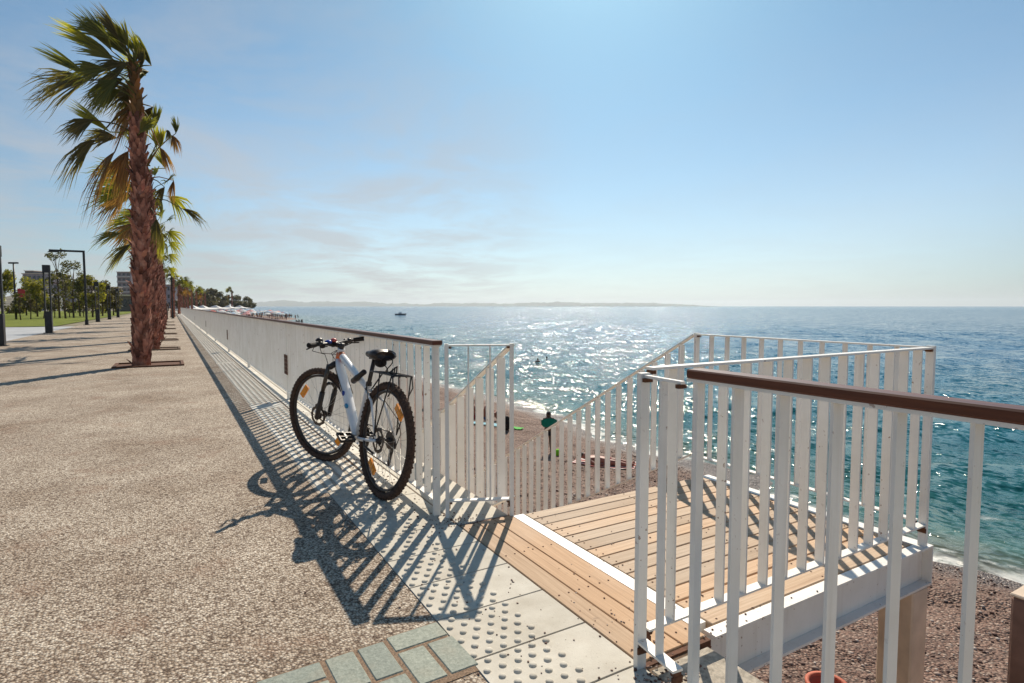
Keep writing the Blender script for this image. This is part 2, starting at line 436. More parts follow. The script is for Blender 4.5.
tag(obj('guide_ribs', b, M['tile_pale']), kind='structure'); tag(obj('groove_strips', b_d, simple('tan groove strip', (.42,.36,.29), .95, 0, .3, 30)), kind='structure')  # thin darker strips laid flat between the ribs
# granite pavers set in the aggregate
pv = [((.445,1.905),(.545,2.005),0),((.23,1.955),(.435,2.05),0)]
PAV = [(0.862,1.70,0.757,1.905),(0.747,1.70,0.645,1.905),(0.852,1.916,0.645,2.02),(0.632,1.80,0.533,2.005),(0.522,1.80,0.42,2.005),
       (0.632,1.69,0.42,1.79),(0.406,1.905,0.20,2.005),(0.406,1.69,0.307,1.893),(0.295,1.69,0.197,1.893),(0.185,1.905,-0.02,2.005),(0.185,1.79,-0.02,1.893)]
b = MB(); bb = MB()
th = rad(2.0); piv = Vector((0.85, 1.9, 0))
RM = Matrix.Translation(piv) @ Matrix.Rotation(th, 4, 'Z') @ Matrix.Translation(-piv)
b.M = RM; bb.M = RM
for x1, y0, x0, y1 in PAV:
    if y0 < 1.3: continue
    b.bbox((x0+.001, y0+.001, -0.03), (x1-.001, y1-.001, 0.0045), 0.004)
    bb.add([(x0-.004,y0-.004,-0.0055),(x1+.004,y0-.004,-0.0055),(x1+.004,y1+.004,-0.0055),(x0-.004,y1+.004,-0.0055)], [(0,1,2,3)])
    bb.v = [(p[0], p[1], p[2]+0.00007*random.random()*8) for p in bb.v]
tag(obj('granite_pavers', b, M['paver']), kind='structure')
b2 = MB(); b2.M = RM
b2.add([(-0.02,1.672,0.001),(0.845,1.672,0.001),(0.845,2.024,0.001),(0.64,2.024,0.001),(0.64,2.010,0.001),(-0.02,2.010,0.001)], [(0,1,2,3,4,5)])
tag(obj('paver_bedding', b2, simple('gritty paver joint', (.26,.175,.115), .95, 0, .5, 120, .8)), kind='structure')
# side path, lawn, ground inland
sheet('ground_inland', -1500, -5.0, -14, 2500, -0.02, simple('dry inland ground', (0.20, 0.17, 0.11), 0.95, 0, 0.3, 0.2))
sheet('side_path', -16, -5.0, -6, 43.5, -0.004, simple('pale blue grey paving', (0.38, 0.39, 0.40), 0.8, 0, 0.12, 1.2, 0.2))
def m_grass():
    b = NB('mown lawn'); c = b.ramp(b.noise(0.5, 8, 0.7), [(0.3, (0.105, 0.135, 0.010)), (0.7, (0.19, 0.215, 0.020))])
    return b.fin(c, 0.9, b.bump(b.noise(25, 5), 0.8, 0.05), 0, 0.2)
sheet('lawn', -60, -6.0, 43.7, 175, 0.02, m_grass())

# ------------------------------------------------------------------ sea and beach
SEA_Z = -4.2
SH_Y = [-400, -50, 5, 13, 27, 60, 110, 170, 220, 255, 300, 345, 420, 600, 2500]
SH_X = [ 40,  14, 14, 14.9, 15.8, 16.5, 17.5, 21, 34, 46, 48, 40, 28, 20, -40]
def shore_x(y): return np.interp(y, SH_Y, SH_X)
def pn(x, y, s=1.0, seed=0):   # cheap smooth noise from sines
    return (np.sin(x*s*1.3+y*s*0.7+seed)+np.sin(x*s*0.6-y*s*1.7+1.7*seed)+np.sin(x*s*2.1+y*s*1.9+0.3*seed))/3
def build_grid(name, P, nu, nv, mat, attrs):
    nvt = nu*nv
    me = bpy.data.meshes.new(name); me.vertices.add(nvt); me.vertices.foreach_set('co', P.astype(np.float32).ravel())
    i = np.arange((nu-1)*(nv-1)); a = (i//(nv-1))*nv + i % (nv-1)
    q = np.stack([a, a+nv, a+nv+1, a+1], 1).astype(np.int32)
    me.loops.add(q.size); me.loops.foreach_set('vertex_index', q.ravel())
    me.polygons.add(len(q)); me.polygons.foreach_set('loop_start', np.arange(0, q.size, 4, dtype=np.int32))
    me.update(calc_edges=True); me.validate()
    me.polygons.foreach_set('use_smooth', np.ones(len(q), dtype=bool))
    for k, v in attrs.items():
        at_ = me.attributes.new(k, 'FLOAT', 'POINT'); at_.data.foreach_set('value', v.astype(np.float32).ravel())
    me.materials.append(mat); o = bpy.data.objects.new(name, me); COL.objects.link(o); return o
def m_sea():
    b = NB('sea water')
    a = b.n('ShaderNodeAttribute', attribute_name='shore'); s = a.outputs['Fac']
    a2 = b.n('ShaderNodeAttribute', attribute_name='dist'); d = a2.outputs['Fac']
    nz = b.noise(0.22, 5, 0.6)
    s1 = b.math('ADD', s, b.math('MULTIPLY', b.math('SUBTRACT', nz, 0.5), 6.0))
    base = b.ramp(b.maprange(s1, 0.0, 60.0, 0, 1), [(0.0, (0.13, 0.135, 0.10)), (0.03, (0.060, 0.135, 0.115)), (0.08, (0.008, 0.080, 0.080)), (0.30, (0.004, 0.095, 0.125)), (1.0, (0.002, 0.095, 0.195))])
    # swash foam along the edge and a few breaking lines
    fn = b.noise(1.6, 6, 0.7)
    edge = b.math('ADD', s, b.math('MULTIPLY', b.math('SUBTRACT', b.noise(0.5, 4, 0.6), 0.5), 2.2))
    e1 = b.math('MULTIPLY', b.maprange(edge, -0.3, 0.9, 1.0, 0.0), b.maprange(fn, 0.36, 0.56, 0.0, 1.0))
    lines = b.math('SINE', b.math('MULTIPLY', edge, 1.9))
    e2 = b.math('MULTIPLY', b.math('MULTIPLY', b.maprange(lines, 0.90, 1.0, 0, 1), b.maprange(edge, 1.0, 7.0, 1.0, 0.0)), b.maprange(fn, 0.5, 0.66, 0.0, 0.9))
    foam = b.math('MAXIMUM', e1, e2, True)
    col = b.mix(foam, base, (0.80, 0.80, 0.77))
    def slope(scale, k, det, vec=None):
        o = b.n('ShaderNodeTexNoise'); o.inputs['Scale'].default_value = scale; o.inputs['Detail'].default_value = det; o.inputs['Roughness'].default_value = 0.6; o.inputs['Distortion'].default_value = 0.3
        b.L.new(vec if vec is not None else b.pos(), o.inputs['Vector'])
        q = b.n('ShaderNodeVectorMath', operation='SUBTRACT'); b.L.new(o.outputs['Color'], q.inputs[0]); q.inputs[1].default_value = (0.5, 0.5, 0.5)
        r = b.n('ShaderNodeVectorMath', operation='MULTIPLY'); b.L.new(q.outputs[0], r.inputs[0]); r.inputs[1].default_value = (k, k, 0.0); return r.outputs[0]
    def vadd(p, q):
        o = b.n('ShaderNodeVectorMath', operation='ADD'); b.L.new(p, o.inputs[0]); b.L.new(q, o.inputs[1]); return o.outputs[0]
    rotn = b.n('ShaderNodeMapping'); rotn.inputs['Rotation'].default_value = (0, 0, rad(20)); rotn.inputs['Scale'].default_value = (1.0, 0.55, 1.0); b.L.new(b.pos(), rotn.inputs['Vector']); wv_ = rotn.outputs[0]
    sl = vadd(vadd(slope(0.30, 0.6, 2, wv_), slope(1.4, 1.5, 3, wv_)), slope(6.0, 1.9, 3, wv_))
    nn_ = b.n('ShaderNodeVectorMath', operation='NORMALIZE'); b.pos(); b.L.new(vadd(b._p.outputs['Normal'], sl), nn_.inputs[0]); n1 = nn_.outputs[0]
    rough = b.mix(foam, b.maprange(d, 20, 900, 0.08, 0.12), 0.9)
    b.fin(col, rough, n1, 0, 0.27); b.p.inputs['IOR'].default_value = 1.33
    return b.m
def m_beach():
    b = NB('pebble beach')
    v = b.n('ShaderNodeTexVoronoi'); v.inputs['Scale'].default_value = 24; b.L.new(b.pos(), v.inputs['Vector'])
    v2 = b.n('ShaderNodeTexVoronoi'); v2.inputs['Scale'].default_value = 48; b.L.new(b.pos(), v2.inputs['Vector'])
    sc = b.n('ShaderNodeSeparateColor'); b.L.new(v.outputs['Color'], sc.inputs[0])
    sc2 = b.n('ShaderNodeSeparateColor'); b.L.new(v2.outputs['Color'], sc2.inputs[0])
    pal = [(0.0, (0.075, 0.040, 0.029)), (0.35, (0.175, 0.098, 0.072)), (0.65, (0.28, 0.175, 0.135)), (0.88, (0.36, 0.27, 0.22)), (1.0, (0.52, 0.44, 0.37))]
    c = b.mix(0.4, b.ramp(sc.outputs[0], pal), b.ramp(sc2.outputs[0], pal))
    gap = b.ramp(v.outputs['Distance'], [(0.45, (1,1,1)), (0.8, (0.35, 0.33, 0.32))]); c = b.mix(1.0, c, gap, 'MULTIPLY')
    t = b.ramp(b.noise(0.35, 5, 0.6), [(0.3, (0.78, 0.70, 0.66)), (0.7, (1.15, 1.12, 1.08))]); c = b.mix(1.0, c, t, 'MULTIPLY')
    a = b.n('ShaderNodeAttribute', attribute_name='shore')
    wet = b.maprange(a.outputs['Fac'], -1.5, -0.2, 0.0, 0.6); c = b.mix(wet, c, (0.05, 0.035, 0.028))
    h = b.math('SUBTRACT', 1.0, v.outputs['Distance'])
    nm = b.bump(b.noise(1.2, 5, 0.6), 0.9, 0.16); nm = b.bump(h, 1.0, 0.035, nm)
    return b.fin(c, b.maprange(a.outputs['Fac'], -1.2, -0.2, 0.8, 0.35), nm, 0, 0.3)
# sea: polar grid round the viewer's end of the platform
th_ = np.radians(np.concatenate([np.arange(-24, -6, 0.3), np.arange(-6, 80, 0.16), np.arange(80, 130, 0.4)]))
rr = np.exp(np.linspace(math.log(9.0), math.log(13000), 640))
Rg, Tg = np.meshgrid(rr, th_, indexing='ij')
X = Rg*np.sin(Tg); Y = Rg*np.cos(Tg)
Z = np.zeros_like(X)
spc = Rg*(rr[1]/rr[0]-1)
wr = np.random.default_rng(3)
for lam, amp, cnt in ((11, 0.085, 4), (6, 0.065, 5), (3.2, 0.042, 6), (1.7, 0.024, 6), (0.9, 0.012, 6)):
    for _ in range(cnt):
        dirn = math.radians(250 + wr.uniform(-45, 45)); l = lam*wr.uniform(0.75, 1.3); k = 2*math.pi/l
        ph = wr.uniform(0, 6.28); p = k*(X*math.cos(dirn)+Y*math.sin(dirn)) + ph + 0.6*pn(X, Y, 0.35/lam*4, ph)
        wv = np.sin(p); wv = (1-np.abs(np.sin(p/2)))*1.6-0.58 if lam < 7 else wv
        Z += amp/math.sqrt(cnt)*1.25*wv*np.clip((l/spc-3)/4, 0, 1)
S = X - shore_x(Y) - 0.55*pn(0*X, Y, 0.33, 2) - 0.25*pn(0*X, Y, 1.1, 5)
Z *= np.clip(0.25+S/9, 0.15, 1)
P = np.stack([X, Y, SEA_Z+Z], -1)
sea = tag(build_grid('sea', P.reshape(-1,3), len(rr), len(th_), m_sea(), {'shore': S, 'dist': Rg}), kind='structure')
# beach: strip grid from the wall to under the water
ys = np.concatenate([np.arange(-40, -4, 0.8), np.arange(-4, 32, 0.12), np.arange(32, 90, 0.5), np.arange(90, 700, 4.0), np.array([700, 1000, 1500, 2500])])
us = np.concatenate([np.linspace(0, 0.72, 70), np.linspace(0.73, 1.12, 50), np.array([1.3, 1.6, 2.2])])
Yb, Ub = np.meshgrid(ys, us, indexing='ij')
XS = shore_x(Yb) + 0.55*pn(0*Yb, Yb, 0.33, 2) + 0.25*pn(0*Yb, Yb, 1.1, 5)
Xb = 1.58 + Ub*(XS-1.58)
Sb = Xb-XS
Zb = SEA_Z - 0.095*np.clip(Sb, -13, 60) + 0.05*pn(Xb, Yb, 1.3, 1) + 0.035*pn(Xb, Yb, 4.0, 3)*np.clip(-Sb, 0, 1) + 0.02
Zb += 0.16*np.exp(-((Sb+2.2)/0.8)**2)
beach = tag(build_grid('beach', np.stack([Xb, Yb, Zb], -1).reshape(-1,3), len(ys), len(us), m_beach(), {'shore': Sb}), kind='structure')
def beach_z(x, y):
    xs = float(shore_x(y)) + 0.55*pn(0, y, 0.33, 2)+0.25*pn(0, y, 1.1, 5); s = x-xs
    return SEA_Z - 0.095*max(-13, min(60, s)) + 0.05*pn(x, y, 1.3, 1) + 0.02 + 0.16*math.exp(-((s+2.2)/0.8)**2)
# loose stones lying on the beach near the stairs
def stone_mesh(b, c, r, rg):
    vs = []; t = (1+5**.5)/2
    ico = [(-1,t,0),(1,t,0),(-1,-t,0),(1,-t,0),(0,-1,t),(0,1,t),(0,-1,-t),(0,1,-t),(t,0,-1),(t,0,1),(-t,0,-1),(-t,0,1)]
    fc = [(0,11,5),(0,5,1),(0,1,7),(0,7,10),(0,10,11),(1,5,9),(5,11,4),(11,10,2),(10,7,6),(7,1,8),(3,9,4),(3,4,2),(3,2,6),(3,6,8),(3,8,9),(4,9,5),(2,4,11),(6,2,10),(8,6,7),(9,8,1)]
    a = rg.uniform(0, 6.28); sx, sy, sz = rg.uniform(.7,1.3), rg.uniform(.6,1.0), rg.uniform(.35,.7)
    for p in ico:
        x, y_, z = p[0]/1.9*sx*rg.uniform(.85,1.15), p[1]/1.9*sy*rg.uniform(.85,1.15), p[2]/1.9*sz
        vs.append((c[0]+r*(x*math.cos(a)-y_*math.sin(a)), c[1]+r*(x*math.sin(a)+y_*math.cos(a)), c[2]+r*z))
    b.add(vs, fc, True)
b = MB(); rg = random.Random(11)
for i in range(16000):
    y = rg.uniform(-1, 16)*1.0; x = 1.8+(rg.random()**0.9)*13.5
    if x > float(shore_x(y))-0.3: continue
    r = rg.choice((.014,.018,.022,.028,.036))*rg.uniform(.8,1.2)
    stone_mesh(b, (x, y, beach_z(x, y)+r*0.15), r, rg)
def m_stone():
    b_ = NB('beach stones'); c = b_.ramp(b_.isl(), [(0.0, (0.075, 0.04, 0.03)), (0.4, (0.18, 0.105, 0.08)), (0.75, (0.31, 0.22, 0.175)), (1.0, (0.52, 0.45, 0.39))])
    return b_.fin(c, 0.75, None, 0, 0.3)
M['stone'] = m_stone()
tag(obj('beach_stones', b, M['stone']), 'loose rounded pebbles scattered over the brown beach', 'pebbles', kind='stuff')

# ------------------------------------------------------------------ retaining wall
t = thing('retaining_wall', 'beige concrete sea wall under the white railing', 'wall', (1.5, 0, -4))
b = MB(); b.box((1.36, -14, -4.6), (1.60, 1.40, -0.02)); b.box((1.36, 1.40, -4.6), (1.60, 2.90, -0.12)); b.box((1.36, 2.90, -4.6), (1.60, 500, -0.02)); obj('wall_body', b, M['concrete'], t)
b = MB(); b.bbox((1.352, -14, -0.06), (1.64, 1.395, -0.006), 0.01); obj('coping', b, M['wall_top'], t)
b = MB(); b.bbox((1.352, 2.895, -0.06), (1.67, 500, -0.003), 0.006); obj('coping', b, M['tile'], t)

# ------------------------------------------------------------------ railings
FX = 1.304
def bal_mesh(name, h, along='y', d=0.040, tk=0.008, mat=None):
    b = MB()
    if along == 'y': b.box((-d/2, -tk/2, 0), (d/2, tk/2, h))
    else: b.box((-tk/2, -d/2, 0), (tk/2, d/2, h))
    return b.mesh(name, mat or M['steel'])
ZB, ZT = 0.096, 0.988
BAL = bal_mesh('baluster', 0.988-ZB-0.0005, 'y'); BAL2 = bal_mesh('baluster', 1.003-ZB-0.0005, 'y')
def place(me, name, parent, loc):
    o = bpy.data.objects.new(name, me); COL.objects.link(o); o.parent = parent; o.location = loc; return o
RAILG = 'white promenade railing panels'
def railing_panel(y0, y1, label, detail=True, plate=False, ZT=ZT):
    t = thing('railing_panel', label, 'railing', (FX, y0, 0), RAILG)
    L_ = y1-y0
    for yy in ((0.022, L_-0.03) if detail else (0.022,)):
        b = MB(); hwx = .015 if ZT > 1 else .02; b.box((-hwx, yy-0.009, -0.006), (hwx, yy+0.009, ZT)); obj('post', b, M['steel'], t, (0,0,0))
    b = MB(); b.box((-0.022, 0.034, ZB-0.008), (0.022, L_-0.042, ZB)); obj('bottom_rail', b, M['steel'], t, (0,0,0))
    b = MB(); b.box((-0.026, 0.0, ZT), (0.026, L_-0.006, ZT+0.009)); obj('top_flat', b, M['steel'], t, (0,0,0))
    b = MB(); b.bbox((-0.031, -0.012, ZT+0.0095), (0.031, L_-0.008, ZT+0.036), 0.004); obj('handrail', b, M['rail'], t, (0,0,0))
    n = int(round((L_-0.05)/0.135)); st = (L_-0.052)/n
    if detail:
        for i in range(1, n): place(BAL if ZT < 1 else BAL2, 'baluster', t, (0, 0.022+i*st, ZB))
    else:
        b = MB()
        for i in range(1, n):
            yy = 0.022+i*st; b.box((-0.02, yy-0.004, ZB), (0.02, yy+0.004, ZT-0.001))
        o = obj('balusters', b, M['steel'], t, (0,0,0)); o['kind'] = 'stuff'
    if plate:
        b = MB()
        for k in range(5): b.box((-0.036, L_-0.15, 0.33+k*0.052), (-0.0315, L_+0.10, 0.378+k*0.052))
        obj('joint_plate', b, M['rust'], t, (0,0,0))
    return t
segs = [3.07, 8.02, 12.6, 17.2, 22.7, 28.2, 34.8, 41.5]
lab = ['white railing panel with dark wood handrail behind the leaning bicycle',
       'white railing panel just beyond the bicycle, first rusty joint plate at its near end',
       'white railing panel between the first and second rusty joint plates, farther half',
       'white railing panel just past the second rusty joint plate from the bicycle',
       'white railing panel ending at the third rusty joint plate from the bicycle',
       'white railing panel just past the third rusty joint plate from the bicycle',
       'white railing panel ending at the fourth and farthest visible rusty joint plate']
for i in range(7):
    railing_panel(segs[i], segs[i+1], lab[i], True, i in (0, 2, 4, 6))
far = railing_panel(41.5, 150.0, 'long far run of white railing fading towards the palms', False)
# the run to the right of the opening
rt_ = railing_panel(-3.55, 1.188, 'nearest white railing panel with dark wood handrail, crossing the right foreground', True, ZT=1.003)

RUST = M['rust']
def small_rail(name, label, a, b_, n, h=1.0, posts=(True, True), zb=0.10, group=None, cat='railing', rust_ends=True, dd=0.04, tw=0.040):
    """flat bar railing from a to b_ (plan points with base z), n balusters between its posts"""
    a = Vector(a); b_ = Vector(b_)
    t = thing(name, label, cat, a, group)
    d = (b_-a); ln = Vector((d.x, d.y, 0)).length; dh = Vector((d.x, d.y, 0)).normalized(); nrm = Vector((-dh.y, dh.x, 0))
    Zv = Vector((0,0,1))
    for k, on in enumerate(posts):
        if not on: continue
        p = a if k == 0 else b_
        m_ = MB(); m_.bar(p+Zv*(-0.004), p+Zv*(h+0.006), 0.036, 0.022, nrm); obj('post', m_, M['steel'], t)
    s0, s1 = dh*0.012, dh*-0.012
    m_ = MB(); m_.bar(a+s0+Zv*(h-0.004), b_+s1+Zv*(h-0.004), tw, 0.009, nrm); obj('top_flat', m_, M['steel'], t)
    m_ = MB(); m_.bar(a+s0+Zv*(zb-0.004), b_+s1+Zv*(zb-0.004), 0.040, 0.008, nrm); obj('bottom_rail', m_, M['steel'], t)
    for i in range(1, n+1):
        p = a + d*(i/(n+1))
        m_ = MB(); m_.bar(p+Zv*zb, p+Zv*(h-0.0085), dd, 0.008, nrm); obj('baluster', m_, M['steel'], t)
    if rust_ends:
        for k, p in enumerate((a, b_)):
            q = p + dh*(0.021 if k == 0 else -0.021)
            for z in (zb, h):
                m_ = MB(); m_.bar(q+Zv*(z-0.022), q+Zv*(z-0.0098), 0.030, 0.016, nrm);
                if z == zb: m_.bar(q+Zv*(z-0.045)-dh*0.006*(1 if k == 0 else -1), q+Zv*(z-0.0225)-dh*0.006*(1 if k == 0 else -1), 0.041, 0.006, nrm)
                obj('weld_bracket', m_, RUST, t)
    return t
small_rail('gate_panel', 'short white return panel beside the bicycle, left of the wooden threshold', (1.345, 3.03, 0), (1.685, 2.875, 0), 2, 1.0)
small_rail('gate_panel', 'short white return panel right of the wooden threshold, one wide bar in it', (1.332, 1.415, 0), (1.312, 1.215, 0), 1, 0.995, (True, False), 0.10, None, 'railing', True, 0.028, 0.016)

# ------------------------------------------------------------------ viewing platform
t = thing('viewing_platform', 'timber decked viewing platform on white steel beams above the beach', 'platform', (2.4, 2.1, -4))
b = MB(); e0, pit = 1.4675, 0.0985
for k in range(14):
    y0 = e0+k*pit; ln = 3.238 + random.uniform(-.006, .006)
    b.bbox((1.757, y0+0.0036, -0.030), (ln, y0+pit-0.0036, random.uniform(-0.001, 0.001)), 0.003)
obj('deck_boards', b, M['deck'], t)
b = MB()
for x0, x1 in ((1.349, 1.452), (1.456, 1.5535), (1.5575, 1.676)): b.bbox((x0, 1.432, -0.03), (x1, 2.868, 0.0005), 0.003)
obj('threshold_boards', b, M['deck2'], t)
for y0, y1 in ((1.408, 1.428), (2.872, 2.888)):
    b = MB(); b.box((1.352, y0, -0.075), (1.675, y1, -0.005)); obj('edge_angle', b, RUST, t)
def channel(b, p0, p1, y_in, y_out, z0, z1, axis='x'):
    pass
b = MB(); b.box((1.682, 1.500, -0.2), (1.752, 2.856, -0.002)); obj('inner_beam', b, M['steel'], t)
# right hand channel, flanges towards the camera side
b = MB()
b.box((1.70, 1.407, -0.012), (3.325, 1.4640, -0.001)); b.box((1.70, 1.452, -0.195), (3.325, 1.4640, -0.0125)); b.box((1.70, 1.407, -0.207), (3.325, 1.4640, -0.1955))
obj('side_channel', b, M['steel'], t)
b = MB(); b.box((1.70, 2.850, -0.2), (3.325, 2.862, -0.036)); obj('stair_channel', b, M['steel'], t)
b = MB(); b.box((3.243, 1.4645, -0.2), (3.325, 2.8495, -0.0005)); b.box((3.3155, 1.407, -0.1950), (3.325, 1.4515, -0.0125)); obj('sea_channel', b, M['steel'], t)
b = MB()
for k in range(14):
    for x in (1.80, 2.5, 3.19):
        for dy in (.022, .076): b.lathe([(.0042, .0005), (.0042, .0022), (.0, .0022)], (x, e0+k*pit+dy, 0), 'z', 8, False)
for x0 in (1.40, 1.505, 1.617):
    for y in (1.5, 1.95, 2.4, 2.8):
        for dx in (-.025, .025): b.lathe([(.0042, .001), (.0042, .0026), (.0, .0026)], (x0+dx, y, 0), 'z', 8, False)
o = obj('screw_heads', b, RUST, t); o['kind'] = 'stuff'
b = MB()
for y in (1.9, 2.4): b.box((1.755, y-0.03, -0.2), (3.24, y+0.03, -0.034))
obj('joist', b, M['steel'], t)
for x0, x1, y0, y1 in ((3.15, 3.30, 1.41, 1.575), (3.15, 3.30, 2.66, 2.84)):
    b = MB(); b.bbox((x0, y0, -4.7), (x1, y1, -0.209), 0.008); obj('support_column', b, M['concrete'], t)
tag(obj('concrete_post', (lambda q: (q.bbox((3.2, 0.55, -4.8), (3.5, 1.045, -0.075), 0.012), q)[1])(MB()), M['concrete_brown']), 'red brown concrete post standing on the beach at the right edge', 'post')
b = MB(); b.bbox((3.197, 0.547, -0.0745), (3.503, 1.048, -0.060), 0.005)
cap = obj('post_cap', b, M['concrete'], bpy.data.objects['concrete_post'])
# platform railings
zt = 1.015
def platform_rail(name, label, a, b_, n, posts, dd=0.04):
    return small_rail(name, label, a, b_, n, zt, posts, 0.115, 'white railings round the viewing platform', 'railing', True, dd)
platform_rail('platform_railing', 'white railing along the near right side of the deck, above the side beam', (1.365, 1.436, 0), (3.275, 1.436, 0), 14, (False, True))
platform_rail('platform_railing', 'white railing on the sea side of the deck, rusty post at its left end', (3.300, 1.470, 0), (3.335, 2.99, 0), 10, (False, True))
# stairs
t = thing('staircase', 'white steel stairs leading from the deck down to the beach', 'stairs', (2.5, 6, -4))
SL = 0.548; y0s = 2.91
b = MB(); nst = 19; rise = 3.55/nst; run = rise/SL
for k in range(nst):
    b.bbox((1.74, y0s+k*run, -(k+1)*rise-0.03), (3.30, y0s+k*run+run+0.02, -(k+1)*rise), 0.003)
obj('treads', b, M['deck'], t)
for x in (1.715, 3.325):
    b = MB(); b.bar((x, y0s+0.0, -0.14), (x, y0s+nst*run, -0.14-nst*rise), 0.02, 0.2, (1,0,0)); obj('stringer', b, M['steel'], t)
def stair_rail(label, x, ya, za, yb, zb_):
    t = thing('stair_railing', label, 'railing', (x, ya, 0), 'sloping railings of the beach stairs')
    d = Vector((0, yb-ya, zb_-za)); ln = yb-ya; n = int(ln/0.139)
    b = MB(); b.bar((x, ya+.012, za-0.004), (x, yb, zb_-0.004), 0.04, 0.010, (1,0,0)); obj('top_flat', b, M['steel'], t)
    b = MB(); b.bar((x, ya+.012, za-0.90), (x, yb, zb_-0.90), 0.04, 0.008, (1,0,0)); obj('bottom_rail', b, M['steel'], t)
    me = bal_mesh('baluster', 0.8835, 'y', 0.052, 0.012)
    for i in range(1, n):
        yy = ya+i*ln/n; z = za+(zb_-za)*(yy-ya)/ln
        o = place(me, 'baluster', t, (0, yy-ya, z-0.8945))
    for yy in (yb,):
        z = za+(zb_-za)*(yy-ya)/ln
        b = MB(); b.box((x-.022, yy-.011, z-1.2), (x+.022, yy+.011, z+.006)); obj('post', b, M['steel'], t)
    return t
stair_rail('sloping stair railing on the wall side, next to the bicycle end of the opening', 1.70, 2.885, 1.0, 8.3, 1.0-5.415*SL)
stair_rail('sloping stair railing on the sea side, dropping from the deck corner', 3.335, 2.995, 1.015, 8.4, 1.015-5.405*SL)

# ------------------------------------------------------------------ bicycle
WB, RA = 1.11, 0.37
d_ = Vector((-0.122, 0.992, 0)).normalized()
bike = thing('bicycle', 'white mountain bike with black rack and orange wheel reflectors leaning on the railing', 'bicycle', (1.110, 3.545, 0), None,
             (rad(6.0), 0, math.atan2(d_.y, d_.x)), True)
HA = rad(69.5)
uax = Vector((-math.cos(HA), 0, math.sin(HA)))
A0 = Vector((WB-0.046, 0, RA))
STEER = Matrix.Translation(A0) @ Matrix.Rotation(rad(23), 4, uax) @ Matrix.Translation(-A0)
def ax(tt): return A0 + uax*tt
def wheel(cx, front, mtx):
    b = MB(); b.M = mtx
    c = Vector((cx, 0, RA)); R0, r0 = 0.345, 0.0245
    n = 72; mm = 12; vs = []; fs = []
    for i in range(n):
        a = 2*math.pi*i/n
        for j in range(mm):
            t = 2*math.pi*j/mm; rr_ = R0 + r0*math.cos(t); yy = r0*1.02*math.sin(t)
            vs.append((c.x+rr_*math.cos(a), yy, c.z+rr_*math.sin(a)))
    for i in range(n):
        for j in range(mm): fs.append((i*mm+j, ((i+1) % n)*mm+j, ((i+1) % n)*mm+(j+1) % mm, i*mm+(j+1) % mm))
    b.add(vs, fs, True)
    for i in range(66):                                  # tread knobs
        a = 2*math.pi*i/66
        for k, (yo, rad_o) in enumerate(((-0.021, -0.012), (0.0, 0.0), (0.021, -0.012), (-0.011, -0.003), (0.011, -0.003))):
            aa = a + (0.047 if k > 2 else 0)
            rr_ = R0+r0+rad_o-0.003; q = Vector((math.cos(aa), 0, math.sin(aa))); tq = Vector((-math.sin(aa), 0, math.cos(aa)))
            nrm = (q + Vector((0, yo*28, 0))).normalized(); p = c + q*rr_ + Vector((0, yo, 0))
            b.bar(p-nrm*0.002, p+nrm*0.0055, 0.011, 0.0085, tq)
    ty = obj('tyre', b, M['lifted_rubber'], None)
    w_ = ty; w_.name = 'wheel'; w_.parent = bike
    b = MB(); b.M = mtx
    vs = []; fs = []; prof = [(0.318, -0.013), (0.318, 0.013), (0.306, 0.009), (0.300, 0.0), (0.306, -0.009)]; k = len(prof)
    for i in range(n):
        a = 2*math.pi*i/n
        for r_, y_ in prof: vs.append((c.x+r_*math.cos(a), y_, c.z+r_*math.sin(a)))
    for i in range(n):
        for j in range(k): fs.append((i*k+j, i*k+(j+1) % k, ((i+1) % n)*k+(j+1) % k, ((i+1) % n)*k+j))
    b.add(vs, fs, True); obj('rim', b, M['bike_black'], w_, (0,0,0))
    hw = 0.05 if front else 0.066
    b = MB(); b.M = mtx
    b.lathe([(0.008, -hw), (0.012, -hw), (0.016, -hw+0.012), (0.029, -hw*0.6), (0.029, -hw*0.55), (0.016, -hw*0.4), (0.016, hw*0.4), (0.029, hw*0.55), (0.029, hw*0.6), (0.016, hw-0.012), (0.012, hw), (0.008, hw)], c, 'y', 14)
    obj('hub', b, M['bike_black'], w_, (0,0,0))
    b = MB(); b.M = mtx
    for i in range(32):
        a = 2*math.pi*i/32; sd = 1 if i % 2 else -1; cr_ = 0.42 if (i//2) % 2 else -0.42
        p1 = c+Vector((0.028*math.cos(a+cr_*2.2), sd*hw*0.57, 0.028*math.sin(a+cr_*2.2))); p2 = c+Vector((0.302*math.cos(a), sd*0.003, 0.302*math.sin(a)))
        b.tube([p1, p2], 0.0011, 4, caps=False)
    o = obj('spokes', b, M['chrome'], w_, (0,0,0))
    for a in ((rad(42), rad(222)) if front else (rad(128), rad(308))):
        q = Vector((math.cos(a), 0, math.sin(a))); p = c+q*0.255; tq = Vector((-math.sin(a), 0, math.cos(a)))
        b = MB(); b.M = mtx
        b.bar(p-tq*0.055, p+tq*0.055, 0.046, 0.012, q)
        b.bar(p-tq*0.043, p+tq*0.043, 0.034, 0.016, q)
        obj('reflector', b, M['reflector'], w_, (0,0,0))
    # brake disc on the left
    b = MB(); b.M = mtx; n2 = 40; vs = []
    for i in range(n2):
        a = 2*math.pi*i/n2
        for r_ in (0.058, 0.080+0.003*math.sin(a*10)):
            for y_ in (hw*0.72, hw*0.72+0.002): vs.append((c.x+r_*math.cos(a), y_, c.z+r_*math.sin(a)))
    fs = []
    for i in range(n2):
        a4 = i*4; b4 = ((i+1) % n2)*4
        fs += [(a4, b4, b4+2, a4+2), (a4+1, a4+3, b4+3, b4+1), (a4+2, b4+2, b4+3, a4+3), (a4, a4+1, b4+1, b4)]
    b.add(vs, fs)
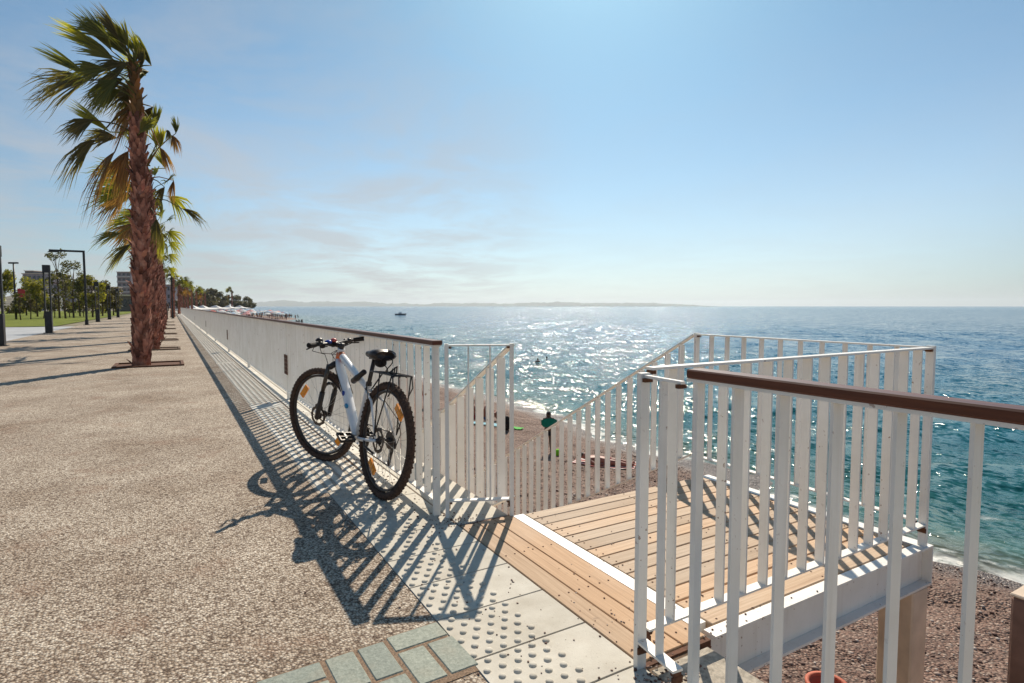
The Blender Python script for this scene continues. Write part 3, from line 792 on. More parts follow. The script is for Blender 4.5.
    for i in range(5):
        a = 2*math.pi*i/5; b.bar(c+Vector((0.018*math.cos(a+.5), hw*0.72+.001, 0.018*math.sin(a+.5))), c+Vector((0.062*math.cos(a), hw*0.72+.001, 0.062*math.sin(a))), 0.009, 0.002, (0,1,0))
    obj('brake_disc', b, M['chain'], w_, (0,0,0))
    return w_
wr_ = wheel(0.0, False, None); wf_ = wheel(WB, True, STEER)
bx = lambda name, b, mat, par=None: obj(name, b, M[mat], par or bike, (0,0,0))
BBp = Vector((0.440, 0, 0.315)); HTb = ax(0.462); HTt = ax(0.560); ST = Vector((0.318, 0, 0.700)); RAx = Vector((0, 0, RA))
# frame
b = MB()
b.tube([HTb+uax*-0.012, HTb, HTt, HTt+uax*0.01], [0.026, 0.0255, 0.0255, 0.027], 14)
dt0 = HTb+uax*0.022; b.tube([dt0, dt0.lerp(BBp, .12)+Vector((0.012,0,-.004)), dt0.lerp(BBp, .5), dt0.lerp(BBp, .9), BBp], [0.027, 0.033, 0.036, 0.033, 0.030], 16)
tt0 = HTt+uax*-0.03; tt1 = BBp.lerp(ST, 0.90); b.tube([tt0, tt0.lerp(tt1, .15), tt0.lerp(tt1, .6), tt1], [0.024, 0.027, 0.023, 0.018], 14)
b.tube([BBp, BBp.lerp(ST, .9), ST], [0.020, 0.0175, 0.018], 14)
for sgn in (-1, 1):
    b.tube([BBp+Vector((-.02, sgn*.028, 0)), Vector((0.28, sgn*.036, .325)), Vector((0.05, sgn*.066, RA-.01)), RAx+Vector((0, sgn*.068, 0))], [0.013, 0.0125, 0.010, 0.010], 10)
    b.tube([tt1+Vector((-.008, sgn*.016, -.01)), Vector((0.16, sgn*.044, .60)), RAx+Vector((0.008, sgn*.068, .02))], [0.010, 0.0075, 0.007], 10)
b.lathe([(0.024, -.037), (0.024, .037)], BBp, 'y', 14)
fr = bx('frame', b, 'bike_white')
b = MB(); dd_ = (BBp-dt0)
def band(p, q, t0, t1, r, mat):
    b = MB(); b.tube([p.lerp(q, t0), p.lerp(q, (t0+t1)/2), p.lerp(q, t1)], r, 16); return bx('frame_decal', b, mat, fr)
band(HTb, HTt, 0.05, 0.80, 0.0268, 'bike_orange'); band(tt0, tt1, 0.03, 0.10, 0.0272, 'bike_orange')
for t_, rx_, mt_ in ((.48, .016, 'navy'), (.64, .030, 'bike_blue')):
    b = MB(); q_ = dt0.lerp(BBp, t_)+Vector((-.010, .034, .010)); b.blob(q_, (rx_, .010, .019), 12, 7); bx('frame_decal', b, mt_, fr)
# fork
b = MB(); b.M = STEER
cr0 = ax(0.432)
for sgn in (-1, 1):
    top = cr0+Vector((0.02, sgn*.062, -.012)); bot = Vector((WB, sgn*.062, RA))
    fo = A0+Vector((0.03, sgn*.062, 0)); up1 = fo+uax*0.21
    b.tube([fo+Vector((0.004,0,-.02)), fo+uax*0.03, up1, up1+uax*.004], [0.016, 0.0195, 0.0205, 0.015], 12)
    b.tube([bot+Vector((0,0,-.008)), fo+uax*0.01], 0.014, 8)
b.tube([A0+Vector((0.03, -.062, 0))+uax*.225, A0+Vector((0.045, -.035, 0))+uax*.265, A0+Vector((0.05, 0, 0))+uax*.275, A0+Vector((0.045, .035, 0))+uax*.265, A0+Vector((0.03, .062, 0))+uax*.225], 0.012, 8)
b.tube([cr0+Vector((0.02, -.066, -.012)), cr0+Vector((.004,-.03,.01)), cr0+Vector((0,0,.014)), cr0+Vector((.004,.03,.01)), cr0+Vector((0.02, .066, -.012))], [.021, .024, .027, .024, .021], 10)
b.bar(Vector((WB-.045, .052, RA+.055)), Vector((WB-.02, .052, RA+.10)), .035, .03)
fk = bx('fork', b, 'bike_black')
b = MB(); b.M = STEER
for sgn in (-1, 1):
    fo = A0+Vector((0.03, sgn*.062, 0)); b.tube([fo+uax*0.205, fo+uax*0.445], 0.0155, 12)
bx('stanchions', b, 'chain', fk)
# stem, bar
b = MB(); b.M = STEER
s0 = ax(0.590); BC = s0+Vector((0.078, 0, 0.012))
b.tube([ax(0.562), ax(0.612)], 0.0185, 12); b.tube([s0, BC], [0.018, 0.017], 10)
b.lathe([(0.021, -.023), (0.021, .023)], BC, 'y', 12)
bar = MB(); bar.M = STEER
HL = 0.285
pts = [BC+Vector((-0.055, -HL, .022)), BC+Vector((-.022, -.20, .018)), BC+Vector((-.003, -.07, .008)), BC+Vector((0, -.03, 0)), BC+Vector((0, .03, 0)), BC+Vector((-.003, .07, .008)), BC+Vector((-.022, .20, .018)), BC+Vector((-.055, HL, .022))]
bar.tube(pts, [0.0115, .0115, .013, .0158, .0158, .013, .0115, .0115], 10)
hb = bx('handlebar', bar, 'bike_black'); bx('stem', b, 'bike_black', hb)
for sgn in (-1, 1):
    e = BC+Vector((-.055, sgn*HL, .022)); i_ = BC+Vector((-.022, sgn*.185, .018)); dv = (e-i_).normalized()
    b = MB(); b.M = STEER; b.tube([e+dv*.006, e, e-dv*.006, e-dv*.11, e-dv*.118], [.014, .0185, .0165, .0165, .012], 12); bx('grip', b, 'rubber', hb)
    p = e-dv*.150
    b = MB(); b.M = STEER; b.tube([p+Vector((.01,0,-.002)), p+Vector((.045, sgn*.01, -.018)), p+Vector((.052, sgn*.05, -.026)), e+Vector((.035, sgn*-.01, -.032))], [.011, .009, .006, .005], 8)
    b.tube([p+dv*.01, p-dv*.012], .0185, 10); bx('brake_lever', b, 'bike_black', hb)
    b = MB(); b.M = STEER; q = e-dv*.185; b.blob(q+Vector((.004, 0, -.022)), (.022, .020, .015)); b.tube([q+dv*.008, q-dv*.008], .017, 10); b.tube([q+Vector((-.01,0,-.025)), q+Vector((-.038, sgn*-.01, -.02))], .005, 6); bx('shifter', b, 'bike_black', hb)
b = MB(); b.M = STEER; p = BC+Vector((-.018, .158, .016)); b.tube([p, p+Vector((0,0,.022))], .008, 8); b.lathe([(.0, .048), (.016, .045), (.026, .034), (.028, .024), (.024, .022)], p, 'z', 14); bx('bell', b, 'bike_black', hb)
b = MB(); b.M = STEER; p = BC+Vector((.008, .052, .022)); b.blob(p, (.030, .024, .016), 12, 8); bx('light', b, 'navy', hb)
b = MB(); b.M = STEER; p = BC+Vector((.004, .004, .030)); b.blob(p, (.026, .022, .017), 12, 8); bx('light', b, 'redplastic', hb)
# saddle and post
b = MB(); b.tube([ST.lerp(BBp, .1), ST, Vector((.262, 0, .875))], .0142, 12); b.lathe([(.021, -.014), (.021, .014)], ST+Vector((0,0,-.004)), 'z', 12)
for sgn in (-1, 1): b.tube([(.13, sgn*.022, .892), (.20, sgn*.022, .880), (.30, sgn*.022, .880), (.36, sgn*.012, .893)], .0038, 6)
b.box((.225, -.028, .868), (.29, .028, .884)); bx('seatpost', b, 'bike_black')
b = MB(); secs = [(.095, .066, .036, .900), (.11, .086, .050, .902), (.16, .088, .052, .900), (.21, .074, .048, .898), (.26, .046, .036, .900), (.32, .026, .032, .898), (.37, .020, .026, .896), (.385, .012, .018, .894)]
vs = []; n = 14
for x, wd, th2, zc in secs:
    for j in range(n):
        a = 2*math.pi*j/n; sy = math.sin(a); vs.append((x, wd*math.cos(a)*(1-.15*max(0,-sy)), zc + th2*(sy if sy > 0 else sy*0.75)*(1-.18*max(0, sy)*abs(math.sin(a)))))
fs = [(i*n+j, i*n+(j+1) % n, (i+1)*n+(j+1) % n, (i+1)*n+j) for i in range(len(secs)-1) for j in range(n)] + [tuple(range(n)), tuple((len(secs)-1)*n+j for j in reversed(range(n)))]
b.add(vs, fs, True); sad = bx('saddle', b, 'bike_black')
b = MB(); b.blob((.165, 0, .853), (.060, .036, .032), 12, 8); bx('saddle_bag', b, 'rubber', sad)
# pump strapped to the top tube
b = MB(); p0, p1 = tt1+Vector((.0, .034, .115)), tt1+Vector((.17, .034, .035)); b.tube([p0, p0.lerp(p1, .02), p0.lerp(p1, .6), p0.lerp(p1, .62), p1], [.015, .019, .019, .022, .022], 12); bx('pump', b, 'bike_black')
# rear rack
b = MB(); zr = .795
for y in (-.062, -.022, .022, .062): b.tube([(.20, y*.75, zr-.004), (.12, y, zr), (-.16, y, zr), (-.175, y, zr-.006)], .0052, 6)
for x in (.12, .03, -.07, -.165): b.tube([(x, -.066, zr-.001), (x, .066, zr-.001)], .005, 6)
for sgn in (-1, 1):
    b.tube([(.02, sgn*.066, zr), (.0, sgn*.078, .6), (.0, sgn*.076, RA+.03)], .005, 6)
    b.tube([(-.15, sgn*.066, zr), (-.11, sgn*.080, .64), (.0, sgn*.078, RA+.04)], .005, 6)
    b.tube([(.20, sgn*.046, zr-.004), tt1+Vector((-.02, sgn*.02, 0))], .005, 6)
b.tube([(-.16, -.066, zr), (-.185, -.066, zr-.07), (-.13, -.07, zr-.13)], .0045, 6); b.tube([(-.16, .066, zr), (-.185, .066, zr-.07), (-.13, .07, zr-.13)], .0045, 6)
rk = bx('rack', b, 'bike_black')
b = MB()
for k in range(3): b.tube([(.10-.03*k, -.06, zr+.008), (.0-.03*k, -.01, zr+.030+.01*k), (-.10, .04+.01*k, zr+.012), (-.15, .06, zr+.008)], .0045, 6)
b.tube([(.06+.045*math.cos(a), .02*math.sin(2*a), zr+.05+.045*math.sin(a)) for a in [k*2*math.pi/14 for k in range(14)]], .0035, 6, closed=True)
bx('bungee_cord', b, 'rubber', rk)
# drivetrain
b = MB(); cc = BBp
def ring(b, c, r, y, th=.003, teeth=0, inner=.6, n=36):
    vs = []
    for i in range(n):
        a = 2*math.pi*i/n; rr_ = r + (.003 if teeth and i % 2 else 0)
        for q, yy in ((r*inner, y), (rr_, y), (rr_, y+th), (r*inner, y+th)): vs.append((c[0]+q*math.cos(a), yy, c[2]+q*math.sin(a)))
    fs = [(i*4+j, i*4+(j+1) % 4, ((i+1) % n)*4+(j+1) % 4, ((i+1) % n)*4+j) for i in range(n) for j in range(4)]
    b.add(vs, fs)
ring(b, cc, .088, -.056, .003, 1); ring(b, cc, .066, -.048, .003, 1); b.lathe([(.0, -.066), (.055, -.060), (.055, -.050), (.02, -.040)], cc, 'y', 16)
ck = bx('crankset', b, 'chain')
CA = rad(170)     # left arm points forward, level
for sgn, a in ((1, CA), (-1, CA+math.pi)):
    tip = cc+Vector((.172*math.cos(a), sgn*.088, .172*math.sin(a)))
    b = MB(); b.bar(cc+Vector((0, sgn*.072, 0)), tip, .030, .014, (0,0,1)); b.lathe([(.019, -.009), (.019, .009)], cc+Vector((0, sgn*.072, 0)), 'y', 14); b.lathe([(.017, -.008), (.017, .008)], tip, 'y', 12); bx('crank_arm', b, 'alu', ck)
    b = MB(); pc = tip+Vector((0, sgn*.062, 0)); b.lathe([(.008, -.055*1), (.012, .05)], pc, 'y', 8)
    tl = Matrix.Translation(pc) @ Matrix.Rotation(rad(-22), 4, 'Y'); b.M = tl
    for x0, x1, y0, y1 in ((-.048, .048, -.052, -.040), (-.048, .048, .040, .052), (-.050, -.038, -.052, .052), (.038, .050, -.052, .052)): b.bbox((x0, y0, -.011), (x1, y1, .011), .003)
    b.box((-.04, -.006, -.008), (.04, .006, .008)); bx('pedal', b, 'bike_black', ck)
b = MB()
for k, r_ in enumerate((.056, .050, .045, .040, .035, .030, .025)): ring(b, RAx, r_, -.030-.0042*k, .002, 1, .4, 28)
cs = bx('cassette', b, 'chain')
b = MB(); b.blob(RAx+Vector((-.005, -.062, -.035)), (.024, .015, .028)); b.bar(RAx+Vector((0, -.066, -.005)), RAx+Vector((.0, -.066, -.05)), .02, .012, (1,0,0))
p1, p2 = RAx+Vector((.012, -.055, -.075)), RAx+Vector((.035, -.055, -.155)); b.bar(p1, p2, .026, .012, (1,0,0))
for p in (p1, p2): ring(b, p, .020, -.058, .005, 1, .3, 20)
bx('derailleur', b, 'bike_black', cs)
b = MB()
b.tube([cc+Vector((.0, -.054, .090)), RAx+Vector((.0, -.045, .047))], .0042, 6); b.tube([cc+Vector((0, -.054, -.090)), p2+Vector((0,0,-.02))], .0042, 6)
b.tube([RAx+Vector((-.03, -.045, -.035)), p1+Vector((-.02, 0, 0)), p2+Vector((.02, 0, 0))], .0042, 6); bx('chain', b, 'chain')
# kickstand folded back, cables
b = MB(); b.tube([(.19, .055, .335), (.14, .075, .31), (-.02, .085, .295)], [.009, .008, .007], 8); bx('kickstand', b, 'bike_black')
sm = lambda p: STEER @ Vector(p)
for sgn, k in ((1, 0), (-1, 1)):
    h0 = sm(BC+Vector((.005, sgn*.19, -.006)))
    b = MB(); b.tube([h0, h0+Vector((.09, -sgn*.02, -.03)), sm(ax(.52)+Vector((.13, sgn*.03, 0))), sm(ax(.46)+Vector((.06, sgn*.045, -.02))), sm(ax(.40)+Vector((.03, sgn*.03, 0)))], .0027, 6); bx('cable', b, 'rubber')
    h1 = sm(BC+Vector((.0, sgn*.14, -.004)))
    b = MB(); b.tube([h1, h1+Vector((.07, -sgn*.04, -.05)), HTb+Vector((.07, -sgn*.02, .05)), dt0+Vector((.02, -sgn*.036, -.02)), dt0.lerp(BBp, .5)+Vector((.0, -sgn*.038, .02))], .0027, 6); bx('cable', b, 'rubber')
b = MB(); b.tube([tt1+Vector((0,.02,.0)), Vector((.22, .05, .66)), Vector((.13, .075, .56)), Vector((.17, .07, .47)), Vector((.06, .075, .42)), Vector((.0, .07, .40))], .0028, 6); bx('cable', b, 'rubber')
b = MB(); b.tube([Vector((.15, -.05, .6)), Vector((.02, -.085, .50)), Vector((-.06, -.075, .42)), RAx+Vector((-.03, -.065, -.03))], .0027, 6); bx('cable', b, 'rubber')


# ------------------------------------------------------------------ palms
def m_leaf(name, a, bcol, trans=0.25, rough=0.5):
    b = NB(name); c = b.ramp(b.noise(2.5, 4), [(0.3, a), (0.7, bcol)])
    hue = b.ramp(b.isl(), [(0.0, (0.7, 0.75, 0.7)), (1.0, (1.3, 1.2, 1.1))]); c = b.mix(1.0, c, hue, 'MULTIPLY')
    b.fin(c, rough, None, 0, 0.35)
    tr = b.n('ShaderNodeBsdfTranslucent'); b.L.new(b.mix(1.0, c, (1.5, 1.6, 0.7), 'MULTIPLY'), tr.inputs[0])
    ms = b.n('ShaderNodeMixShader'); ms.inputs[0].default_value = trans
    b.L.new(b.p.outputs[0], ms.inputs[1]); b.L.new(tr.outputs[0], ms.inputs[2]); b.L.new(ms.outputs[0], b.N['Material Output'].inputs[0]); return b.m
M['leaf'] = m_leaf('palm leaf green', (0.125, 0.128, 0.032), (0.20, 0.188, 0.048), 0.45)
M['leaf_y'] = m_leaf('palm leaf yellow green', (0.27, 0.26, 0.035), (0.40, 0.36, 0.06), 0.5)
M['leaf_d'] = m_leaf('palm leaf dark', (0.10, 0.085, 0.034), (0.17, 0.135, 0.05), 0.4)
M['leaf_b'] = m_leaf('palm leaf dead', (0.22, 0.11, 0.045), (0.36, 0.20, 0.08), 0.4)
def m_bark():
    b = NB('palm trunk boots'); c = b.ramp(b.noise(7, 5, 0.6), [(0.3, (0.17, 0.068, 0.046)), (0.55, (0.33, 0.155, 0.11)), (0.75, (0.50, 0.30, 0.22))])
    hue = b.ramp(b.isl(), [(0.0, (0.42, 0.38, 0.37)), (1.0, (1.55, 1.45, 1.4))]); c = b.mix(1.0, c, hue, 'MULTIPLY')
    v = b.scalev(b.pos(), (60, 60, 5)); return b.fin(c, 0.9, b.bump(b.noise(1.0, 4, 0.6, v), 0.6, 0.008), 0, 0.2)
M['bark'] = m_bark()
WIND = (-RT + Vector((0, 0, -0.05)))          # blowing to the left of the picture, along the shore
def frond(base, hub, tip, spread=60, n=34, droop=0.25, wind=0.2, seed=0, wid=0.030, tilt=None, ragged=0.38):
    """petiole from base to hub, then a fan of leaf segments towards tip"""
    r = random.Random(seed); b = MB(); base, hub, tip = Vector(base), Vector(hub), Vector(tip)
    a = (tip-hub); Ln = a.length; a.normalize()
    mid = base.lerp(hub, .5) + Vector((0, 0, .10*(hub-base).length))
    b.tube([base, base.lerp(mid, .6), mid, mid.lerp(hub, .6), hub, hub+a*Ln*.12], [.022, .016, .014, .012, .011, .004], 6)
    s = a.cross(FW + Vector((r.uniform(-.5,.5), r.uniform(-.5,.5), r.uniform(-.4,.4)))); 
    if tilt is not None: s = s*math.cos(tilt)+FW*math.sin(tilt)
    s = (s - a*s.dot(a)).normalized(); nn = a.cross(s)
    for i in range(n):
        f = (i+.5)/n*2-1; ph = rad(spread)*f
        dirv = (a*math.cos(ph)+s*math.sin(ph)+nn*(.22*abs(f)+r.uniform(-.08,.08))).normalized()
        l = Ln*(1-.32*f*f)*r.uniform(1-ragged, 1.06)
        side = dirv.cross(nn + s*r.uniform(-.5,.5)).normalized(); K = 6; vs = []
        for k in range(K+1):
            t = k/K; p = hub + dirv*l*t + Vector((0,0,-1))*droop*l*t*t*t*r.uniform(.7,1.3) + WIND*wind*l*t*t
            ww = wid*(.35+1.5*t if t < .35 else (.88 if t < .6 else .88*(1-(t-.6)/.4)**.8))+.0015
            vs += [p-side*ww/2, p+nn*ww*.18, p+side*ww/2]
        fs = []
        for k in range(K): fs += [(k*3, k*3+1, k*3+4, k*3+3), (k*3+1, k*3+2, k*3+5, k*3+4)]
        b.add(vs, fs, False)
    return b
def trunk_mesh(base, top, r0, r1, seed, ring=0.115, per=8):
    r = random.Random(seed); b = MB(); base, top = Vector(base), Vector(top); H = (top-base).length
    path = lambda t: base.lerp(top, t) + Vector((math.sin(t*2.2+seed)*.05*t, 0, 0))
    b.tube([path(t/10) for t in range(11)], [r0*1.15 if t == 0 else r0+(r1-r0)*t/10 for t in range(11)], 14)
    nr = int(H/ring)
    for i in range(nr):
        t = (i+.3)/nr; c = path(t); rr_ = r0+(r1-r0)*t
        for j in range(per):
            a = 2*math.pi*(j+(i % 2)*.5+r.uniform(-.12,.12))/per; o = Vector((math.cos(a), math.sin(a), 0)); tg = Vector((-o.y, o.x, 0))
            ln = r.uniform(.13,.22); w0 = r.uniform(.085,.12); out = r.uniform(.03,.075); flare = r.random() < .22; out = r.uniform(.09,.15) if flare else out; ln = ln*.6 if flare else ln
            p0 = c+o*(rr_-.012)+Vector((0,0,-.05)); p1 = c+o*(rr_+out*.6)+Vector((0,0,ln*.55)); p2 = c+o*(rr_+out)+Vector((0,0,ln))
            tw = r.uniform(-.03,.03)
            vs = []
            for p, w_, th2 in ((p0, w0, .03), (p1, w0*.72, .024), (p2+tg*tw, w0*r.uniform(.25,.5), .012)):
                vs += [p-tg*w_/2, p+tg*w_/2, p+tg*w_/2-o*th2, p-tg*w_/2-o*th2]
            fs = [(0,1,5,4),(1,2,6,5),(2,3,7,6),(3,0,4,7),(4,5,9,8),(5,6,10,9),(6,7,11,10),(7,4,8,11),(8,9,10,11)]
            b.add(vs, fs)
    return b
PG = 'row of palms along the promenade'
CP = lambda c, x, y, d=0.0, s=1/48.0: Vector(c)+RT*(x*s)+Vector((0,0,-y*s))+Vector((FW.x,FW.y,0))*d    # offsets in the plane facing the sea walk
def palm_near():
    B = Vector((-0.56, 14.15, 0)); T = Vector((-0.47, 14.12, 5.0))
    t = thing('palm_tree', 'nearest wind blown palm with a rough brown trunk beside the promenade railing', 'palm', B, PG)
    obj('trunk', trunk_mesh(B, T, .150, .108, 1), M['bark'], t)
    C = T + Vector((0,0,.15))
    # hub, tip offsets (in units of a forty eighth of a metre from the crown), depth, spread, leaf kind
    F = [((-3,-50),(-16,-92),.3,22,'leaf_y',.05,.15), ((0,-54),(4,-84),-.2,16,'leaf',.05,.2), ((-6,-46),(-30,-88),-.5,26,'leaf',.05,.2), ((-8,-44),(-38,-76),.6,30,'leaf_y',.1,.15), ((-10,-28),(-44,-20),-.6,46,'leaf',.25,.1), ((-6,-24),(-34,10),.3,46,'leaf_d',.3,.1), ((-12,-30),(-52,-6),0,46,'leaf_d',.3,.15), ((-10,-22),(-46,-34),.4,40,'leaf_d',.15,.2), ((-8,-40),(-40,-62),-.4,34,'leaf',.1,.2), ((-12,-34),(-42,4),.5,50,'leaf_d',.35,.1), ((-6,-14),(-38,0),-.3,44,'leaf',.3,.1), ((-4,-8),(-30,22),.1,36,'leaf_b',.4,.1), ((-2,-58),(-30,-94),0,26,'leaf',.05,.2),
         ((-62,-40),(-117,-79),.5,13,'leaf',.05,.15), ((-50,-30),(-118,-24),.1,42,'leaf_d',.30,.1), ((-34,-22),(-84,-12),-.5,48,'leaf_d',.4,.15),
         ((-18,-48),(-66,-84),-.3,16,'leaf_y',.05,.2), ((-10,-52),(-44,-100),.2,26,'leaf',.05,.25), ((-8,-62),(-22,-100),-.2,24,'leaf_d',.05,.25),
         ((2,-38),(-42,-18),-.3,50,'leaf_d',.35,.2), ((-2,-46),(-36,-48),.5,42,'leaf',.25,.2), ((-4,-54),(-34,-72),-.6,34,'leaf',.12,.25), ((4,-50),(-14,-90),.4,20,'leaf',.05,.25), ((2,-42),(8,-66),.1,20,'leaf_d',.05,.2),
         ((-14,26),(-48,-6),-.4,14,'leaf_y',.05,.1), ((-30,22),(-72,12),.3,34,'leaf_d',.3,.1), ((-34,30),(-72,62),-.2,30,'leaf_d',.5,.05),
         ((-16,36),(-42,74),.2,36,'leaf_b',.55,.05), ((-10,44),(-36,92),-.4,34,'leaf_b',.5,.05), ((-16,32),(-28,84),.5,30,'leaf_b',.45,.05), ((-22,18),(-52,34),-.6,38,'leaf_d',.3,.1),
         ((10,14),(18,-14),.2,22,'leaf',.05,.1), ((8,24),(30,4),-.2,30,'leaf',.15,.1), ((10,30),(14,2),.4,26,'leaf_y',.1,.2), ((18,34),(34,52),.1,32,'leaf_b',.5,.05), ((-2,-20),(-30,8),-.5,44,'leaf',.35,.15), ((4,-10),(-22,30),.4,40,'leaf_d',.4,.15)]
    for i, (h, tp, d, spd, mt, dr, wd) in enumerate(F):
        base = C + RT*random.uniform(-.05,.05)+Vector((0,0,random.uniform(-.6,.1) if h[1] > 0 else min(1.25, max(0, -h[1]/48*.85-.1))))
        hp = CP(C, *h, d); obj('frond', frond(base, hp, hp.lerp(CP(C, *tp, d*1.3), .92), spd*.78, 44, dr, wd*.7, 100+i, .026), M[mt], t)
    b = MB()
    for k in range(6): b.bar(C+Vector((0,0,.7)), C+Vector((random.uniform(-.2,.02), random.uniform(-.1,.1), random.uniform(1.1,1.45))), .03, .012)
    obj('spear_leaves', b, M['leaf'], t)
    obj('crown_neck', trunk_mesh(C+Vector((0,0,-.2)), C+Vector((.0,0,.95)), .10, .03, 9, .09, 5), M['leaf_b'], t)
    return t
palm_near()
def palm_second():
    B = Vector((-0.49, 19.2, 0)); T = Vector((-0.46, 19.2, 4.9))
    t = thing('palm_tree', 'second palm in the row, directly behind the nearest one, with drooping brown fronds', 'palm', B, PG)
    obj('trunk', trunk_mesh(B, T, .165, .125, 2), M['bark'], t); C = T+Vector((0,0,.05)); s = 1/36.0
    F = [((24,-40),(26,-62),.3,26,'leaf',.05,.3), ((24,-36),(33,-22),.1,44,'leaf_b',.6,.2), ((26,-38),(34,-28),-.2,40,'leaf_d',.6,.3), ((15,15),(4,28),.1,40,'leaf_d',.5,.2), ((18,6),(16,24),.4,36,'leaf_b',.5,.2), ((30,36),(56,44),.2,22,'leaf_d',.5,-.1), 
         ((12,48),(14,78),-.2,34,'leaf_d',.3,.15), ((8,60),(8,86),.2,30,'leaf_y',.3,.2), ((6,-24),(8,-56),.2,20,'leaf_y',.05,.2), ((0,-18),(-8,-44),-.4,24,'leaf',.05,.2), ((10,-6),(2,-36),.4,26,'leaf_y',.1,.25),
         ((-26,50),(-56,50),.2,28,'leaf_y',.3,.1), ((-24,62),(-56,68),-.2,28,'leaf',.3,.1), ((-24,72),(-56,92),.3,30,'leaf_y',.4,.05), ((-16,40),(-54,38),.5,26,'leaf',.25,.1), ((-10,74),(-36,94),-.4,30,'leaf_d',.35,.1),
         ((-14,10),(-46,22),.4,36,'leaf_d',.3,.1), ((-8,-2),(-44,0),-.3,34,'leaf',.3,.15), ((-12,26),(-44,52),-.4,34,'leaf_b',.45,.1)]
    for i, (h, tp, d, spd, mt, dr, wd) in enumerate(F):
        base = C+Vector((random.uniform(-.08,.08), random.uniform(-.08,.08), -max(0, h[1])*s*.8+random.uniform(-.1,.2)))
        hp = CP(C, *h, d, s); obj('frond', frond(base, hp, hp.lerp(CP(C, *tp, d*1.3, s), .95), spd*.75, 28, dr, wd*.8, 200+i, .024), M[mt], t)
    return t
palm_second()
def palm_proto(seed, loc, label, H=5.0, dead=4, nf=20):
    r = random.Random(seed); B = Vector(loc); T = B+Vector((r.uniform(-.15,.15), 0, H))
    t = thing('palm_tree', label, 'palm', B, PG)
    obj('trunk', trunk_mesh(B, T, .20, .155, seed, .14, 7), M['bark'], t); C = T
    for i in range(nf+dead):
        az = r.uniform(0, 6.28); el = rad(r.uniform(-15, 70)) if i < nf else rad(r.uniform(-75, -35))
        d = Vector((math.cos(az)*math.cos(el), math.sin(az)*math.cos(el), math.sin(el)))
        d = (d + WIND*.5).normalized(); base = C+Vector((0,0,.2 if i < nf else -.3)); hub = base+d*r.uniform(.6,1.0)
        tip = hub + (d+WIND*.45+Vector((0,0,-.25))).normalized()*r.uniform(.75,1.1)
        obj('frond', frond(base, hub, tip, 42, 18, .3, .2, seed*50+i, .05), M['leaf_b' if i >= nf else r.choice(('leaf','leaf_y','leaf_d','leaf'))], t)
    return t
P3 = palm_proto(31, (-0.46, 24.3, 0), 'third palm in the row behind the doubled trunk', 4.9)
ys_ = [29.5, 36.0, 43, 51, 60]
lbs = ['fourth palm of the row, mostly hidden by the nearer trunks', 'fifth palm of the row, mostly hidden by the nearer trunks', 'sixth palm of the row, mostly hidden by the nearer trunks', 'seventh palm of the row, mostly hidden by the nearer trunks', 'eighth palm of the row, beside the far lamp post']
for y, lb in zip(ys_, lbs): dup(P3, (-0.46, y, 0), random.uniform(-.3,.3), lb, random.uniform(.78,.9))
P4 = palm_proto(37, (0.15, 72, 0), 'bright green palm right of the big trunks, beside the far black lamp', 4.3, 1, 16)
k = 0
for px, wd, sc in ((179.5, 90, .95), (182.5, 100, .95), (185.5, 110, .98), (189, 118, 1.0), (192.5, 130, 1.0), (197, 140, .98), (202, 150, .95), (206, 165, 1.0)):
    c = at(px, wd); k += 1
    o = dup(P3, (c.x, c.y, 0), random.uniform(0,6.28), 'distant promenade palm, number %s past the far black lamp post' % ['one','two','three','four','five','six','seven','eight'][k-1], sc)
# planting pits at the trunks
for i, y in enumerate([14.15, 19.2, 24.3, 29.5, 36.0, 43.0, 51.0]):
    b = MB(); x = -0.42; b.bbox((x-.62, y-.5, -.004), (x+.62, y-.44, .03), .004); b.bbox((x-.62, y+.44, -.004), (x+.62, y+.5, .03), .004); b.bbox((x-.62, y-.4395, -.004), (x-.56, y+.4395, .03), .004); b.bbox((x+.56, y-.4395, -.004), (x+.62, y+.4395, .03), .004)
    b.add([(x-.56,y-.44,.003),(x+.56,y-.44,.003),(x+.56,y+.44,.003),(x-.56,y+.44,.003)], [(0,1,2,3)])
    tag(obj('tree_pit', b, M['joint'] if i else RUST), 'low rusty steel frame round the foot of palm %s in the row' % ['one, the nearest','two','three','four','five','six','seven'][i], 'tree pit', 'tree pits of the palm row')

# ------------------------------------------------------------------ lamps along the inland edge
LG = 'black light columns along the inland edge of the promenade'
def light_column(x, y, label):
    t = thing('light_column', label, 'lamp', (x, y, 0), LG)
    b = MB(); b.bbox((x-.13, y-.13, 0), (x+.13, y+.13, .98), .008); b.box((x-.2, y-.2, -.004), (x+.2, y+.2, .02)); obj('base_box', b, M['black'], t)
    for sx in (-1, 1):
        b = MB(); b.box((x+sx*.105-.025, y-.06, .9805), (x+sx*.105+.025, y+.06, 2.72)); obj('upright', b, M['black'], t)
    b = MB(); b.bbox((x-.14, y-.1, 2.721), (x+.14, y+.1, 3.06), .008); obj('lamp_head', b, M['black'], t)
    b = MB(); b.box((x-.07, y-.03, 2.66), (x+.07, y+.03, 2.7205)); obj('lens', b, simple('frosted lens', (.6,.6,.58), .3), t)
lp = [(-4.55, 23.2, 'nearest black light column, cut by the left edge of the picture'), (-4.78, 33.2, 'black twin post light column standing clear in front of the lawn'),
      (-4.85, 54.3, 'black light column just right of the tall arm lamp'), (-4.85, 64.0, 'second black light column right of the tall arm lamp'), (-4.85, 74.0, 'farthest black light column on the inland edge')]
for a in lp: light_column(*a)
